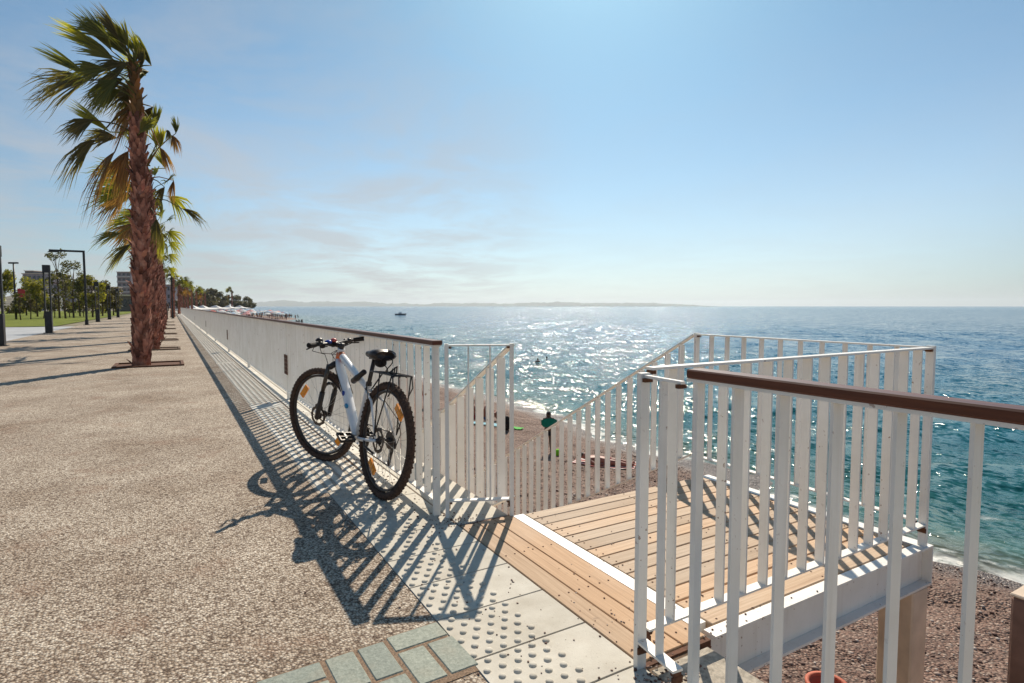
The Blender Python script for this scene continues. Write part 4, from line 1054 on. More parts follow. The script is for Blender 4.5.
def arm_lamp(x, y, h, arm, label, name='arm_lamp'):
    t = thing(name, label, 'lamp', (x, y, 0), 'tall black lamps with an arm')
    b = MB(); b.box((x-.06, y-.06, .02), (x+.06, y+.06, h)); obj('pole', b, M['black'], t)
    b = MB(); b.box((x-.17, y-.17, -.004), (x+.17, y+.17, .03)); b.box((x-.09, y-.09, .03), (x+.09, y+.09, .35)); obj('base_plate', b, M['black'], t)
    b = MB(); b.box((x-arm, y-.05, h-.12), (x-.0605, y+.05, h)); obj('arm', b, M['black'], t)
    b = MB(); b.bbox((x-arm-.05, y-.09, h-.17), (x-arm+.5, y+.09, h-.1205), .006); obj('lamp_head', b, M['black'], t)
arm_lamp(-4.7, 46.0, 4.75, 1.75, 'tall black lamp with a long arm reaching left over the lawn')
arm_lamp(0.13, 65.7, 4.3, .35, 'far slim black lamp beside the bright green palm near the vanishing point')
c = at(16.5, 52)
t = thing('floodlight_mast', 'dark mast with a short cross bar on the lawn at far left', 'mast', c)
b = MB(); b.tube([c, c+Vector((0,0,5.0))], [.085,.06], 8); obj('pole', b, M['black'], t)
b = MB(); b.bar(c+RT*-.42+Vector((0,0,5.05)), c+RT*.42+Vector((0,0,5.05)), .12, .14); obj('cross_bar', b, M['black'], t)
c2 = at(19.0, 51); b = MB(); vs = []; 
for i in range(9):
    for j in range(7):
        u, v_ = i/8, j/6; p = c2+RT*(u*.62)+Vector((0, 0, 2.75-v_*.75-.12*u*u))+Vector((FW.x,FW.y,0))*(.06*math.sin(u*7+v_*2)); vs.append(p)
vs += [p+Vector((FW.x,FW.y,0))*.01 for p in vs]; fs = []
for i in range(8):
    for j in range(6): a = i*7+j; fs += [(a, a+1, a+8, a+7), (a+63, a+70, a+71, a+64)]
b.add(vs, fs, True)
tag(obj('flag', b, simple('red flag cloth', (.55, .05, .06), .8)), 'red flag hanging from the dark mast at far left', 'flag')

# ------------------------------------------------------------------ inland trees
def leafcloud(b, blobs, n, size, rg, squash=1.0):
    tot = sum(r**2 for _, r in blobs)
    for c, r in blobs:
        c = Vector(c)
        for _ in range(int(n*r*r/tot)):
            d = Vector((rg.gauss(0,1), rg.gauss(0,1), rg.gauss(0,1)*squash)).normalized()*r*(rg.random()**.45)
            p = c+d; a = Vector((rg.gauss(0,1), rg.gauss(0,1), rg.gauss(0,1))).normalized(); e = a.orthogonal().normalized(); g = a.cross(e)
            s = size*rg.uniform(.6,1.4); q = e*s; g2 = g*s*.55
            b.add([p-q, p+g2, p+q, p-g2], [(0,1,2,3)])
M['tree'] = m_leaf('tree leaves', (.075,.075,.022), (.145,.13,.042), .4)
M['tree_y'] = m_leaf('yellow green tree leaves', (.17,.165,.032), (.27,.24,.05), .45)
M['tree_d'] = m_leaf('dark tree leaves', (.070,.062,.032), (.125,.103,.050), .35)
M['wood'] = simple('tree bark', (.10,.065,.045), .9, 0, .3, 12, .4)
def tree(label, loc, h, crown_r, mat, seed, airy=False, group=None, trunk_r=.09, n=2000, leaf=.125, name='young_tree', cb=.35):
    rg = random.Random(seed); B = Vector(loc); t = thing(name, label, 'tree', B, group)
    b = MB(); top = B+Vector((rg.uniform(-.2,.2), rg.uniform(-.2,.2), h*.86)); b.tube([B, B.lerp(top,.5)+Vector((rg.uniform(-.1,.1),0,0)), top], [trunk_r, trunk_r*.7, trunk_r*.2], 7)
    blobs = []
    for i in range(11 if airy else 9):
        z = h*(cb+(1-cb-.08)*rg.random()); k = 1-abs((z/h-.62)/.5)**2; rr_ = crown_r*max(.3, k)
        a = rg.uniform(0,6.28); q = B+Vector((math.cos(a)*rr_*rg.uniform(.3,.8), math.sin(a)*rr_*rg.uniform(.3,.8), z))
        b.tube([B+Vector((0,0,z*.72)), B.lerp(q,.5)+Vector((0,0,z*.38)), q], [trunk_r*.35, trunk_r*.25, trunk_r*.1], 5)
        blobs.append((q, crown_r*(rg.uniform(.22,.4) if airy else rg.uniform(.4,.6))))
    obj('trunk', b, M['wood'], t); b = MB(); leafcloud(b, blobs, n, leaf, rg); obj('crown', b, M[mat], t); return t
def tpx(px, wd): return at(px, wd, .02)
tree('tall airy young tree on the lawn, its top rising past the lamp arm', tpx(60, 58), 7.4, 1.3, 'tree', 1, True, n=900, leaf=.10)
tree('slender airy tree on the lawn right of the tallest one', tpx(74, 60), 5.9, 1.5, 'tree', 2, True, n=1100, leaf=.10)
tree('round yellow green tree on the lawn between mast and light column', tpx(38, 66), 4.9, 1.5, 'tree_y', 3)
tree('dense green tree on the lawn left of the tall arm lamp', tpx(80.5, 68), 4.6, 1.35, 'tree', 4)
tree('olive green tree on the lawn right of the tall arm lamp', tpx(93, 62), 4.4, 1.15, 'tree_y', 5)
tree('dark bushy tree near the end of the lawn', tpx(103, 70), 4.2, 1.2, 'tree_d', 6)
tree('dark tree at the right end of the lawn, beside the flat brown building', tpx(114, 76), 3.7, 1.3, 'tree_d', 7)
tree('thin young tree on the lawn next to the near light column', tpx(66, 56), 4.4, .8, 'tree', 8, True, n=260, leaf=.11)
tree('yellow tree at the far left edge of the lawn', tpx(4, 60), 5.3, 1.3, 'tree_y', 9)
tree('low dark tree between the mast and the yellow tree', tpx(27, 74), 3.6, 1.5, 'tree_d', 10)
bl = ['leftmost','second','third','fourth','fifth','sixth','seventh','rightmost']
for i, px in enumerate((10, 24, 36, 48, 60, 76, 88, 106)):
    p = at(px, 92+i % 3*5, .02); rg = random.Random(40+i)
    t = thing('bush', '%s of the dark bushes along the back of the lawn, counted from the left' % bl[i], 'bush', p, 'bushes behind the lawn')
    b = MB(); b.tube([p, p+Vector((0,0,.9))], .06, 5); obj('stem', b, M['wood'], t)
    b = MB(); leafcloud(b, [(p+Vector((rg.uniform(-1.6,1.6), rg.uniform(-.6,.6), rg.uniform(.6,1.9))), rg.uniform(.6,1.0)) for _ in range(6)], 700, .2, rg); obj('foliage', b, M['tree_d' if i % 3 else 'tree'], t)
# trunks of small stake trees on the lawn
for i, px in enumerate((21, 31, 44, 55, 70, 84, 98)):
    p = at(px, 50+(i*37 % 17), .02); tree('%s of the small staked saplings on the lawn, counted from the left' % (['first','second','third','fourth','fifth','sixth','last'][i]), p, 2.6+.3*(i % 3), .55, 'tree_d' if i % 2 else 'tree', 60+i, True, 'staked saplings on the lawn', .05, 160, .1, 'sapling')

# far tree clumps behind the bathing beach
FT = 'far trees beyond the crowded beach'
proto = tree('one of the dark trees in the far tree line beyond the crowded beach', at(190, 300), 9.5, 4.2, 'tree_d', 71, False, FT, .25, 1500, .48, 'far_tree', .15)
rg = random.Random(9)
for px, wd, sc in ((193,310,.85),(197,320,.8),(201,330,.95),(205,330,.9),(209,340,1.0),(217,345,1.05),(221,350,.95),(226,355,.8),(237,360,.75),(241,365,.8),(245,372,.72),(249,380,.68),(253,390,.6),(199,280,.6),(212,300,.7),(223,310,.65),(186,280,.75),(182,260,.7)):
    dup(proto, at(px, wd), rg.uniform(0,6.28), None, (sc*1.25, sc*1.25, sc))
tree('tallest dark tree of the far clump beyond the beach canopies', at(213, 330), 12.2, 3.2, 'tree_d', 73, False, None, .3, 1500, .45, 'far_tree', .3)
o = dup(P4, at(232.5, 330), .4, 'lone far palm standing right of the big tree clump', (2.1, 2.1, 2.25)); del o['group']

# ------------------------------------------------------------------ buildings inland
M['win'] = simple('dark window glass', (.03,.035,.045), .15, 0, .2, 1, 0, .5)
def building(name, label, px0, px1, wd, h, depth, mat, storeys, cols, roofmat=None, balcony=False):
    a, c = at(px0, wd), at(px1, wd); W_ = (c-a).length; mid = (a+c)/2
    t = thing(name, label, 'building', mid); u = (c-a).normalized(); v = Vector((-u.y, u.x, 0))
    if v.dot(FW) < 0: v = -v
    bx_ = lambda b, x0, x1, y0, y1, z0, z1: b.bar(mid+u*((x0+x1)/2)+v*y0+Vector((0,0,(z0+z1)/2)), mid+u*((x0+x1)/2)+v*y1+Vector((0,0,(z0+z1)/2)), x1-x0, z1-z0, u)
    b = MB(); bx_(b, -W_/2, W_/2, 0, depth, -.3, h); obj('wall', b, mat, t)
    b = MB(); bx_(b, -W_/2-.3, W_/2+.3, -.3, depth+.3, h+.002, h+.35); obj('roof', b, roofmat or M['concrete'], t)
    sh = h/storeys; cw = W_/cols
    for i in range(storeys):
        for j in range(cols):
            x = -W_/2+(j+.5)*cw; b = MB(); bx_(b, x-cw*.28, x+cw*.28, -.06, -.004, i*sh+sh*.32, i*sh+sh*.78); obj('window', b, M['win'], t)
        if balcony:
            b = MB(); bx_(b, -W_/2+.2, W_/2-.2, -.9, -.065, i*sh+.0, i*sh+sh*.28); obj('balcony', b, simple('pale balcony', (.5,.44,.42), .8), t)
    return t
building('apartment_tower', 'tall grey red apartment tower behind the palms', 119, 132.5, 350, 21.5, 12, simple('grey red render', (.27,.21,.22), .85), 7, 3, None, True)
building('flat_building', 'low brown flat roofed building at the end of the promenade, left of the big palm', 118.5, 134, 128, 3.4, 6, simple('brown render', (.16,.125,.105), .9), 1, 3)
building('white_pavilion', 'small white pavilion behind the lawn', 30, 46, 150, 4.0, 6, simple('white render', (.62,.60,.58), .8), 1, 3)
building('house_block', 'purple grey house block with a flat roof at far left', 25, 48, 260, 15.5, 14, simple('mauve render', (.30,.25,.27), .85), 4, 5)
building('house_block', 'long low mauve house row behind the trees', 50, 84, 240, 10.5, 12, simple('mauve render pale', (.34,.28,.29), .85), 3, 7, simple('red tiles', (.26,.12,.09), .85))
building('house_block', 'pale terraced houses behind the tall arm lamp', 84, 106, 270, 10.0, 12, simple('pinkish render', (.38,.32,.31), .85), 3, 5)
building('roof_pavilion', 'small dark box house on the roof line at far left', 27.5, 36, 285, 18.2, 8, simple('dark slate', (.14,.13,.14), .8), 4, 2)
building('far_house', 'pale house between the palms right of the big trunks', 161, 175, 300, 12, 10, simple('mauve render 2', (.30,.27,.31), .85), 3, 4)
# hill behind the town
b = MB(); vs = []; nx, ny = 60, 8
for i in range(nx):
    for j in range(ny):
        px = -420+i*10.3; wd = 420+j*60; p = at(px, wd)
        hh = 13*math.sin(math.pi*min(1, j/(ny-1)*1.0))**.7*(.75+.25*math.sin(px*.03)+.12*math.sin(px*.11))*max(0, min(1, (185-px)/90)); vs.append((p.x, p.y, hh-.3))
b.add(vs, [(i*ny+j, (i+1)*ny+j, (i+1)*ny+j+1, i*ny+j+1) for i in range(nx-1) for j in range(ny-1)], True)
tag(obj('hill', b, simple('scrub hillside', (.16,.14,.10), .95, 0, .4, .05)), kind='structure')

# ------------------------------------------------------------------ far coast
b = MB(); vs = []; nx, ny = 170, 6; rg = random.Random(4)
for i in range(nx):
    px = 236+i*(722-236)/(nx-1); u = i/(nx-1)
    hgt = (95*(1-u)**.5*(.55+.25*math.sin(u*9+1)+.12*math.sin(u*31)+.1*math.sin(u*77)) + 22)*min(1, (1-u)*9+.05)*min(1, .4+u*6) + rg.uniform(0, 16)*(1 if rg.random() < .5 else .3)*min(1, (1-u)*20)
    for j in range(ny):
        wd = 8800+j*420; p = at(px, wd); k = (0, .45, .8, 1, .8, 0)[j]; vs.append((p.x, p.y, SEA_Z-.5+hgt*k))
b.add(vs, [(i*ny+j, (i+1)*ny+j, (i+1)*ny+j+1, i*ny+j+1) for i in range(nx-1) for j in range(ny-1)], True)
tag(obj('far_coast', b, simple('wooded far coast', (.075,.085,.06), .95, 0, .4, .004)), kind='structure')

# ------------------------------------------------------------------ people
def m_skin(name, c): return simple(name, c, .55, 0, .08, 20)
M['skin'] = m_skin('tanned skin', (.30,.155,.10)); M['skin2'] = m_skin('red brown sunburnt skin', (.33,.13,.085)); M['skin3'] = m_skin('dark tanned skin', (.12,.065,.045)); M['hair'] = simple('dark hair', (.02,.014,.011), .6)
def skinned(name, verts, edges, radii, root=0, sub=2):
    me = bpy.data.meshes.new(name); me.from_pydata(verts, edges, []); o = bpy.data.objects.new(name, me); COL.objects.link(o)
    md = o.modifiers.new('skin', 'SKIN'); md.use_smooth_shade = True
    if not me.skin_vertices: me.skin_vertices.new()
    for sv, r in zip(me.skin_vertices[0].data, radii): sv.radius = (r, r) if isinstance(r, float) else r
    me.skin_vertices[0].data[root].use_root = True
    sb_ = o.modifiers.new('sub', 'SUBSURF'); sb_.levels = sub; sb_.render_levels = sub
    dg = bpy.context.evaluated_depsgraph_get(); out = bpy.data.meshes.new_from_object(o.evaluated_get(dg)); bpy.data.objects.remove(o)
    out.name = name; return out
STAND = dict(pel=(0,0,.93), wai=(0,.0,1.08), che=(0,0,1.32), nec=(0,0,1.47), hea=(0,.01,1.60), top=(0,.01,1.70),
   shl=(-.18,0,1.41), ell=(-.25,-.02,1.13), wrl=(-.27,.05,.90), hal=(-.27,.07,.80), hil=(-.10,0,.90), knl=(-.11,.02,.50), anl=(-.11,-.02,.08), tol=(-.12,.15,.025))
def mirror(p, over=None):
    q = dict(p)
    for k in list(p):
        if k.endswith('l') and k != 'pel':
            kk = k[:-1]+'r'
            if kk not in q: q[kk] = (-p[k][0], p[k][1], p[k][2])
    if over: q.update(over)
    return q
def person(label, loc, rotz, pose, skin='skin', cloth=None, group=None, scale=1.0, hair=True, top=None):
    P = mirror(pose)
    J = ['pel','wai','che','nec','hea','top','shl','ell','wrl','hal','shr','elr','wrr','har','hil','knl','anl','tol','hir','knr','anr','tor']
    R = dict(pel=.125, wai=.115, che=.135, nec=.055, hea=.095, top=.06, shl=.065, ell=.042, wrl=.03, hal=.032, hil=.095, knl=.062, anl=.042, tol=.036)
    rr_ = [R[j] if j in R else R[j[:-1]+'l'] for j in J]
    E_ = [('pel','wai'),('wai','che'),('che','nec'),('nec','hea'),('hea','top'),('che','shl'),('shl','ell'),('ell','wrl'),('wrl','hal'),('che','shr'),('shr','elr'),('elr','wrr'),('wrr','har'),('pel','hil'),('hil','knl'),('knl','anl'),('anl','tol'),('pel','hir'),('hir','knr'),('knr','anr'),('anr','tor')]
    ix = {j: i for i, j in enumerate(J)}
    me = skinned('person', [P[j] for j in J], [(ix[a], ix[b_]) for a, b_ in E_], [float(r)*1.3 for r in rr_], 0)
    me.materials.append(M[skin])
    o = bpy.data.objects.new('person', me); COL.objects.link(o); o.location = loc; o.rotation_euler = (0,0,rotz); o.scale = (scale,)*3 if isinstance(scale, (int, float)) else scale
    tag(o, label, 'person', group); o['_o'] = (0.0,0.0,0.0)
    if hair:
        h = Vector(P['hea']); d = (Vector(P['top'])-h).normalized(); b = MB(); b.blob(h+d*.045+Vector((0,-.012,0)), (.098,.105,.092), 10, 7); obj('hair', b, M['hair'], o, (0,0,0))
    if cloth:
        vv = ['pel','hil','hir']; ext = {'kl': tuple(Vector(P['hil']).lerp(Vector(P['knl']), .55)), 'kr': tuple(Vector(P['hir']).lerp(Vector(P['knr']), .55)), 'w': tuple(Vector(P['pel']).lerp(Vector(P['wai']), .5))}
        vs = [P['pel'], P['hil'], P['hir'], ext['kl'], ext['kr'], ext['w']]
        me = skinned('shorts', vs, [(0,1),(0,2),(1,3),(2,4),(0,5)], [.19,.155,.155,.135,.135,.175], 0, 1); me.materials.append(cloth)
        k = bpy.data.objects.new('shorts', me); COL.objects.link(k); k.parent = o
    return o
cl = lambda n, c: simple(n, c, .85, 0, .12, 30)
C_dark = cl('dark swim shorts', (.02,.02,.025)); C_red = cl('red swimwear', (.35,.04,.04)); C_blue = cl('blue swimwear', (.04,.10,.30)); C_green = cl('sea green towel', (.0,.20,.13))
def sea_face(): return math.atan2(1, 0)*0
# figures on the near beach: depth from the feet row of the photograph
def bpos(px, wd):
    p = at(px, wd); return Vector((p.x, p.y, beach_z(p.x, p.y)-.01))
VYAW = -YAW                                        # local +y points away from the viewer
pose = dict(STAND); pose.update(ell=(-.27,.02,1.17), wrl=(-.16,.20,1.28), hal=(-.10,.24,1.32), knl=(-.10,.02,.50), anl=(-.11,-.02,.08))
pt = bpos(549, 19.6)
man = person('person in dark shorts standing on the pebbles with a green towel round the shoulders', pt, VYAW+.1, pose, 'skin3', C_dark, None, .84)
b = MB(); vs = []
for i in range(13):
    for j in range(7):
        u, v_ = i/12*2-1, j/6; x = u*(.31-.04*v_*v_); z = 1.485-(.20+.16*(1-u*u)**.5)*v_-.10*u*u; yy = -.10+.022*math.sin(u*9+v_*3)-.12*(1-u*u); vs.append((x, yy, z))
n0 = len(vs); vs += [(x, y-.012, z) for x, y, z in vs]; fs = []
for i in range(12):
    for j in range(6): a = i*7+j; fs += [(a, a+1, a+8, a+7), (a+n0, a+7+n0, a+8+n0, a+1+n0)]
b.add(vs, fs, True); o = obj('beach_towel', b, C_green); o.location = pt; o.scale = (.9,.84,.84); o.rotation_euler = (0,0,VYAW+.1); tag(o, 'green towel draped round the shoulders of the person on the pebbles', 'towel')
LIE = dict(pel=(0,0,.12), wai=(0,.15,.12), che=(0,.40,.15), nec=(0,.55,.19), hea=(0,.67,.24), top=(0,.77,.27), shl=(-.18,.47,.14), ell=(-.30,.25,.07), wrl=(-.22,.05,.06), hal=(-.20,-.03,.06), hil=(-.10,-.05,.11), knl=(-.12,-.44,.13), anl=(-.12,-.86,.06), tol=(-.13,-.92,.16))
def mat_on_beach(label, p, rot, w_, l_, mat, name='beach_towel', cat='towel'):
    b = MB(); vs = []; nx, ny = 8, 14
    for i in range(nx):
        for j in range(ny):
            x, y = (i/(nx-1)-.5)*w_, (j/(ny-1)-.5)*l_; X_ = p.x+x*math.cos(rot)-y*math.sin(rot); Y_ = p.y+x*math.sin(rot)+y*math.cos(rot); vs.append((X_-p.x, Y_-p.y, beach_z(X_, Y_)-p.z+.045+.012*math.sin(i*2+j*1.3)))
    n0 = len(vs); vs += [(x, y, z-.012) for x, y, z in vs]; fs = []
    for i in range(nx-1):
        for j in range(ny-1): a = i*ny+j; fs += [(a, a+ny, a+ny+1, a+1), (a+n0, a+1+n0, a+ny+1+n0, a+ny+n0)]
    b.add(vs, fs, True); o = obj(name, b, mat); o.location = p; return tag(o, label, cat)
def m_stripe():
    b = NB('red and white striped towel'); v = b.scalev(b.objc(), (1,1,1)); w_ = b.n('ShaderNodeTexWave', wave_type='BANDS', bands_direction='DIAGONAL'); w_.inputs['Scale'].default_value = 1.6; b.L.new(v, w_.inputs['Vector'])
    return b.fin(b.ramp(w_.outputs['Fac'], [(.70, (.30,.07,.055)), (.78, (.72,.68,.63))]), .9)
pl = bpos(606, 18.2); rot = VYAW+rad(72)
mat_on_beach('red and white striped towel under the sunbather behind the stair railing', pl, rot, .9, 1.95, m_stripe())
person('reddish sunbather lying on a striped towel behind the stair railing', pl+Vector((0,0,.05)), rot, LIE, 'skin2', C_red)
SIT = dict(pel=(0,0,.13), wai=(0,-.03,.28), che=(0,-.02,.52), nec=(0,.02,.66), hea=(0,.05,.79), top=(0,.06,.88), shl=(-.17,0,.60), ell=(-.24,.16,.38), wrl=(-.16,.38,.40), hal=(-.13,.45,.42), hil=(-.10,.03,.12), knl=(-.13,.40,.44), anl=(-.12,.58,.07), tol=(-.12,.72,.05))
for px, wd, lb, sk, c_ in ((471, 25.2, 'left of the two red brown sunbathers sitting on the beach behind the return panel', 'skin2', C_red), (487, 25.0, 'right of the two red brown sunbathers sitting on the beach behind the return panel', 'skin2', C_blue)):
    p = bpos(px, wd); person(lb, p+Vector((0,0,.03)), VYAW-1.0, SIT, sk, c_, 'pair of sunbathers sitting on the beach')
mat_on_beach('light blue beach mat beside the two sitting sunbathers', bpos(487, 23.9), VYAW+1.4, .6, 1.6, cl('light blue mat', (.22,.45,.52)), 'beach_mat', 'mat')
p = bpos(504, 23.3); t = thing('backpack', 'black backpack standing upright on the pebbles near the blue mat', 'bag', p)
b = MB(); b.M = Matrix.Translation(p) @ Matrix.Rotation(VYAW+.3, 4, 'Z'); b.bbox((-.2,-.14,0), (.2,.12,.56), .05); obj('body', b, M['rubber'], t)
b = MB(); b.M = Matrix.Translation(p) @ Matrix.Rotation(VYAW+.3, 4, 'Z'); b.bbox((-.15,-.22,.05), (.15,-.141,.32), .03); obj('front_pocket', b, M['rubber'], t)
mat_on_beach('small lime green cloth lying right of the black backpack', bpos(516, 23.6), VYAW+1.2, .4, .55, cl('lime cloth', (.08,.42,.06)), 'cloth', 'cloth')
p = bpos(558.5, 19.2); b = MB(); b.blob((0,0,.12), .12, 16, 10); o = obj('beach_ball', b, cl('lime ball', (.22,.62,.02))); o.location = p; tag(o, 'small lime green ball on the pebbles beside the person with the towel', 'ball')
p = bpos(425, 27.5); person('sunburnt bather standing on the beach, glimpsed through the railing right of the rear wheel', p, VYAW+2.2, STAND, 'skin2', C_red, None, .8)
# terracotta pot at the foot of the platform
p = bpos(840, 6.4); t = thing('terracotta_pot', 'empty orange terracotta pot standing on the beach beside the platform', 'pot', p)
hz_ = 0.31
b = MB(); b.lathe([(.0,0), (.13,0), (.17,hz_*.5), (.205,hz_*.9), (.185,hz_*.9), (.15,hz_*.4), (.11,.04), (0,.04)], p, 'z', 24); obj('body', b, simple('terracotta', (.42,.10,.05), .7, 0, .15, 10, .2), t)
b = MB(); b.lathe([(.2055,hz_*.86), (.232,hz_*.86), (.235,hz_), (.192,hz_), (.187,hz_*.905)], p, 'z', 24); obj('rim', b, simple('terracotta rim', (.45,.11,.055), .7, 0, .15, 10, .2), t)
# swimmers
def swimmer(label, px, wd, sk, group=None, s=1.0):
    p = at(px, wd, SEA_Z); b = MB(); b.blob((0,0,.20), (.085,.10,.125), 12, 9); b.tube([(0,0,.10), (0,0,-.05)], [.055,.07], 8); b.tube([(-.30,.0,-.14), (-.16,0,-.01), (0,0,.03), (.16,0,-.01), (.30,0,-.14)], [.05,.075,.085,.075,.05], 8)
    o = obj('person', b, M[sk]); o.location = p; o.rotation_euler = (0,0,VYAW); o.scale = (s,)*3; tag(o, label, 'person', group); o['_o'] = (0.0,0.0,0.0)
    h = MB(); h.blob((0,-.012,.235), (.09,.102,.10), 12, 8); obj('hair', h, M['hair'], o, (0,0,0)); return o
swimmer('swimmer with dark hair, head above the water between the platform bars', 791, 22.6, 'skin')
swimmer('left of the two distant swimmers straight out from the stairs', 538, 57, 'skin3', 'pair of swimmers off the stairs', .95)
swimmer('right of the two distant swimmers straight out from the stairs', 547, 59, 'skin3', 'pair of swimmers off the stairs', .95)
rg = random.Random(21); sw0 = None
for i in range(26):
    wd = rg.uniform(175, 330); px = 291+rg.uniform(-8, 12); p = at(px, wd)
    if p.x < float(shore_x(p.y))+2: continue
    if sw0 is None: sw0 = swimmer('tiny far bather standing in the shallows off the crowded beach', px, wd, 'skin3', 'bathers in the far shallows', 2.0)
    else: dup(sw0, (p.x, p.y, SEA_Z), rg.uniform(0,6))
# person walking far down the promenade
p = at(166, 50); person('distant person walking on the promenade just right of the big palm trunk', p, 2.8, STAND, 'skin3', C_dark)
# boat
p = at(400.5, 352, SEA_Z); t = thing('motor_boat', 'small dark motor boat lying out on the sea', 'boat', p)
b = MB(); vs = []; u = RT; v_ = Vector((FW.x, FW.y, 0)).normalized()
for k, (x, hw, zb_) in enumerate(((-3.3,.9,.05), (-1.5,1.05,0), (.8,1.0,.0), (2.4,.65,.1), (3.6,.05,.5))):
    for sy, z in ((-1, 1.0+.1*k/2), (-.55, zb_), (.55, zb_), (1, 1.0+.1*k/2)): vs.append(p+u*x+v_*(hw*sy)+Vector((0,0,z-.25)))
fs = [(i*4+j, i*4+j+1, i*4+j+5, i*4+j+4) for i in range(4) for j in range(3)]+[(3,2,1,0)]+[(i*4+3, i*4, i*4+4, i*4+7) for i in range(4)]
b.add(vs, fs); obj('hull', b, simple('dark hull', (.06,.07,.09), .4), t)
b = MB(); b.bar(p+u*-1.0+Vector((0,0,1.25)), p+u*.9+Vector((0,0,1.25)), 1.4, .75); obj('cabin', b, simple('white cabin', (.6,.6,.6), .4), t)
b = MB(); b.tube([p+u*-.2+Vector((0,0,1.6)), p+u*-.2+Vector((0,0,2.7))], .05, 6); obj('mast', b, M['black'], t)

# ------------------------------------------------------------------ crowded far beach
def umbrella(label, p, col, group, r=1.15, h=2.15):
    t = thing('beach_umbrella', label, 'umbrella', p, group); b = MB(); b.tube([p, p+Vector((0,0,h))], .03, 5); obj('pole', b, M['alu'], t)
    b = MB(); n = 10; vs = [p+Vector((0,0,h+.12))]
    for k, (q, z) in enumerate(((.55, -.08), (1.0, -.38))):
        vs += [p+Vector((r*q*math.cos(2*math.pi*i/n), r*q*math.sin(2*math.pi*i/n), h+z)) for i in range(n)]
    fs = [(0, 1+i, 1+(i+1) % n) for i in range(n)]+[(1+i, 1+n+i, 1+n+(i+1) % n, 1+(i+1) % n) for i in range(n)]
    b.add(vs, fs); obj('canopy', b, col, t); return t
rg = random.Random(33); cols = [('white', cl('white canvas', (.70,.68,.64))), ('pink', cl('pink canvas', (.62,.28,.27))), ('red', cl('red canvas', (.48,.09,.07))), ('pale blue', cl('pale blue canvas', (.35,.45,.55)))]
um = {}; k = 0
for i in range(95):
    yy = rg.uniform(195, 400); xs = float(shore_x(yy)); xx = xs-4-22*rg.random()**1.4
    if xx < 8: continue
    nm, mt = cols[rg.choice((0,0,0,1,1,2,3))]; z = beach_z(xx, yy)
    if nm not in um: um[nm] = umbrella('one of the tiny %s umbrellas on the crowded far beach' % nm, Vector((xx, yy, z)), mt, nm+' umbrellas on the far beach')
    else: dup(um[nm], (xx, yy, z), rg.uniform(0,3), None, rg.uniform(.9,1.25))
fig = {}
for i in range(140):
    yy = rg.uniform(185, 400); xs = float(shore_x(yy)); xx = xs-.3-20*rg.random()**1.3
    if xx < 6: continue
    key = rg.choice(('a','b','c')); z = beach_z(xx, yy)
    if key not in fig:
        lb, sk, c_ = {'a': ('tiny bather in dark shorts standing on the crowded far beach', 'skin3', C_dark), 'b': ('tiny reddish bather in red standing on the crowded far beach', 'skin2', C_red), 'c': ('tiny bather in blue standing on the crowded far beach', 'skin', C_blue)}[key]
        fig[key] = person(lb, (xx, yy, z), rg.uniform(0,6), STAND, sk, c_, 'standing bathers on the far beach, '+key.replace('a','in dark').replace('b','in red') if key != 'c' else 'standing bathers on the far beach, in blue')
    else: dup(fig[key], (xx, yy, z), rg.uniform(0,6))
M['canvas'] = cl('white tent canvas', (.74,.71,.67))
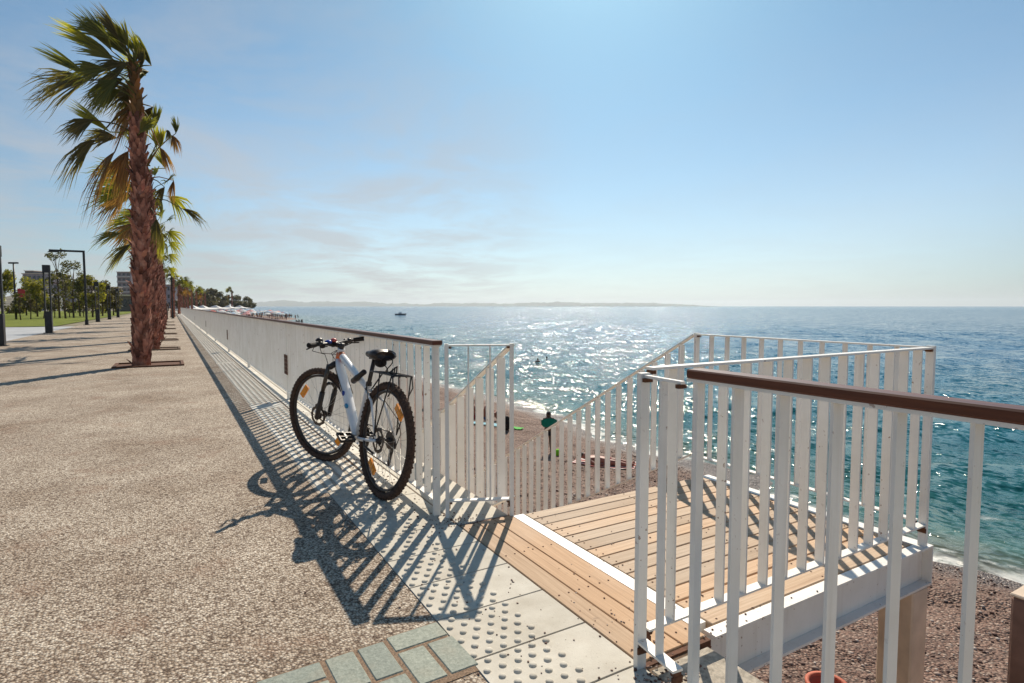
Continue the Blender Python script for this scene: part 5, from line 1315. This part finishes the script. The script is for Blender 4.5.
for px, wd, w_, lb in ((216, 170, 7, 'white peaked beach canopy, largest and nearest of the row'), (203, 150, 6, 'white beach canopy left of the largest one'), (229, 200, 6, 'white beach canopy right of the largest one'), (240, 215, 6.5, 'white beach canopy farthest right of the row'), (193, 135, 6, 'white beach canopy farthest left of the row')):
    p = at(px, wd); p.z = beach_z(p.x, p.y) if p.x > 1.7 else -.0; zt_ = CAM_H - p.z + .25
    t = thing('beach_canopy', lb, 'canopy', p, 'white canopies on the far beach')
    for sx in (-1, 1):
        for sy in (-1, 1): b = MB(); b.tube([p+RT*(sx*w_/2)+Vector((FW.x*sy*2, FW.y*sy*2, 0)), p+RT*(sx*w_/2)+Vector((FW.x*sy*2, FW.y*sy*2, zt_-1.0))], .05, 5); obj('pole', b, M['alu'], t)
    b = MB(); cr_ = [p+RT*(sx*w_/2)+Vector((FW.x*sy*2, FW.y*sy*2, zt_-1.0)) for sx, sy in ((-1,-1),(1,-1),(1,1),(-1,1))]; mid_ = [(a*.45+(p+Vector((0,0,zt_-1.0)))*.55)+Vector((0,0,.28)) for a in cr_]; apex = p+Vector((0,0,zt_))
    lowr = [a-Vector((0,0,.3)) for a in cr_]; b.add(cr_+mid_+[apex]+lowr, [(i, (i+1) % 4, 4+(i+1) % 4, 4+i) for i in range(4)]+[(4+i, 4+(i+1) % 4, 8) for i in range(4)]+[(9+i, 9+(i+1) % 4, (i+1) % 4, i) for i in range(4)]); obj('roof', b, M['canvas'], t)

# ------------------------------------------------------------------ small litter of gravel on the paving and the threshold
b = MB(); rg = random.Random(77)
def sprinkle(n, cx, cy, sx, sy, r0, r1, z=0.0):
    for _ in range(n):
        x, y = rg.gauss(cx, sx), rg.gauss(cy, sy)
        if y < -.5: continue
        r = rg.uniform(r0, r1); stone_mesh(b, (x, y, z+r*.3), r, rg)
sprinkle(90, 1.36, 1.34, .08, .06, .003, .008); sprinkle(90, 1.36, 2.97, .08, .07, .003, .008); sprinkle(150, 1.2, 3.6, .09, .5, .003, .007); sprinkle(120, 1.05, 1.9, .18, .5, .0025, .006)
sprinkle(40, 1.46, 1.62, .09, .14, .002, .005, .001); sprinkle(26, 1.8, 1.43, .2, .02, .003, .006, 0); sprinkle(60, 2.2, 1.9, .4, .3, .0025, .005, .001); sprinkle(160, 1.24, 5.5, .05, 1.2, .004, .009)
tag(obj('scattered_gravel', b, M['stone']), 'loose gravel scattered on the cream paving and wooden threshold', 'gravel', kind='stuff')

# ------------------------------------------------------------------ sea air
b = MB(); b.box((-6000, -9500, -9), (13600, 13600, 135)); hz = obj('haze', b, None); tag(hz, kind='stuff')
hm = bpy.data.materials.new('sea haze'); hm.use_nodes = True; hn = hm.node_tree; hn.nodes.remove(hn.nodes['Principled BSDF'])
pv_ = hn.nodes.new('ShaderNodeVolumePrincipled'); pv_.inputs['Color'].default_value = (.86,.94,1,1); pv_.inputs['Density'].default_value = 9e-5; pv_.inputs['Anisotropy'].default_value = 0.3
hn.links.new(pv_.outputs[0], hn.nodes['Material Output'].inputs['Volume']); hz.data.materials.append(hm)
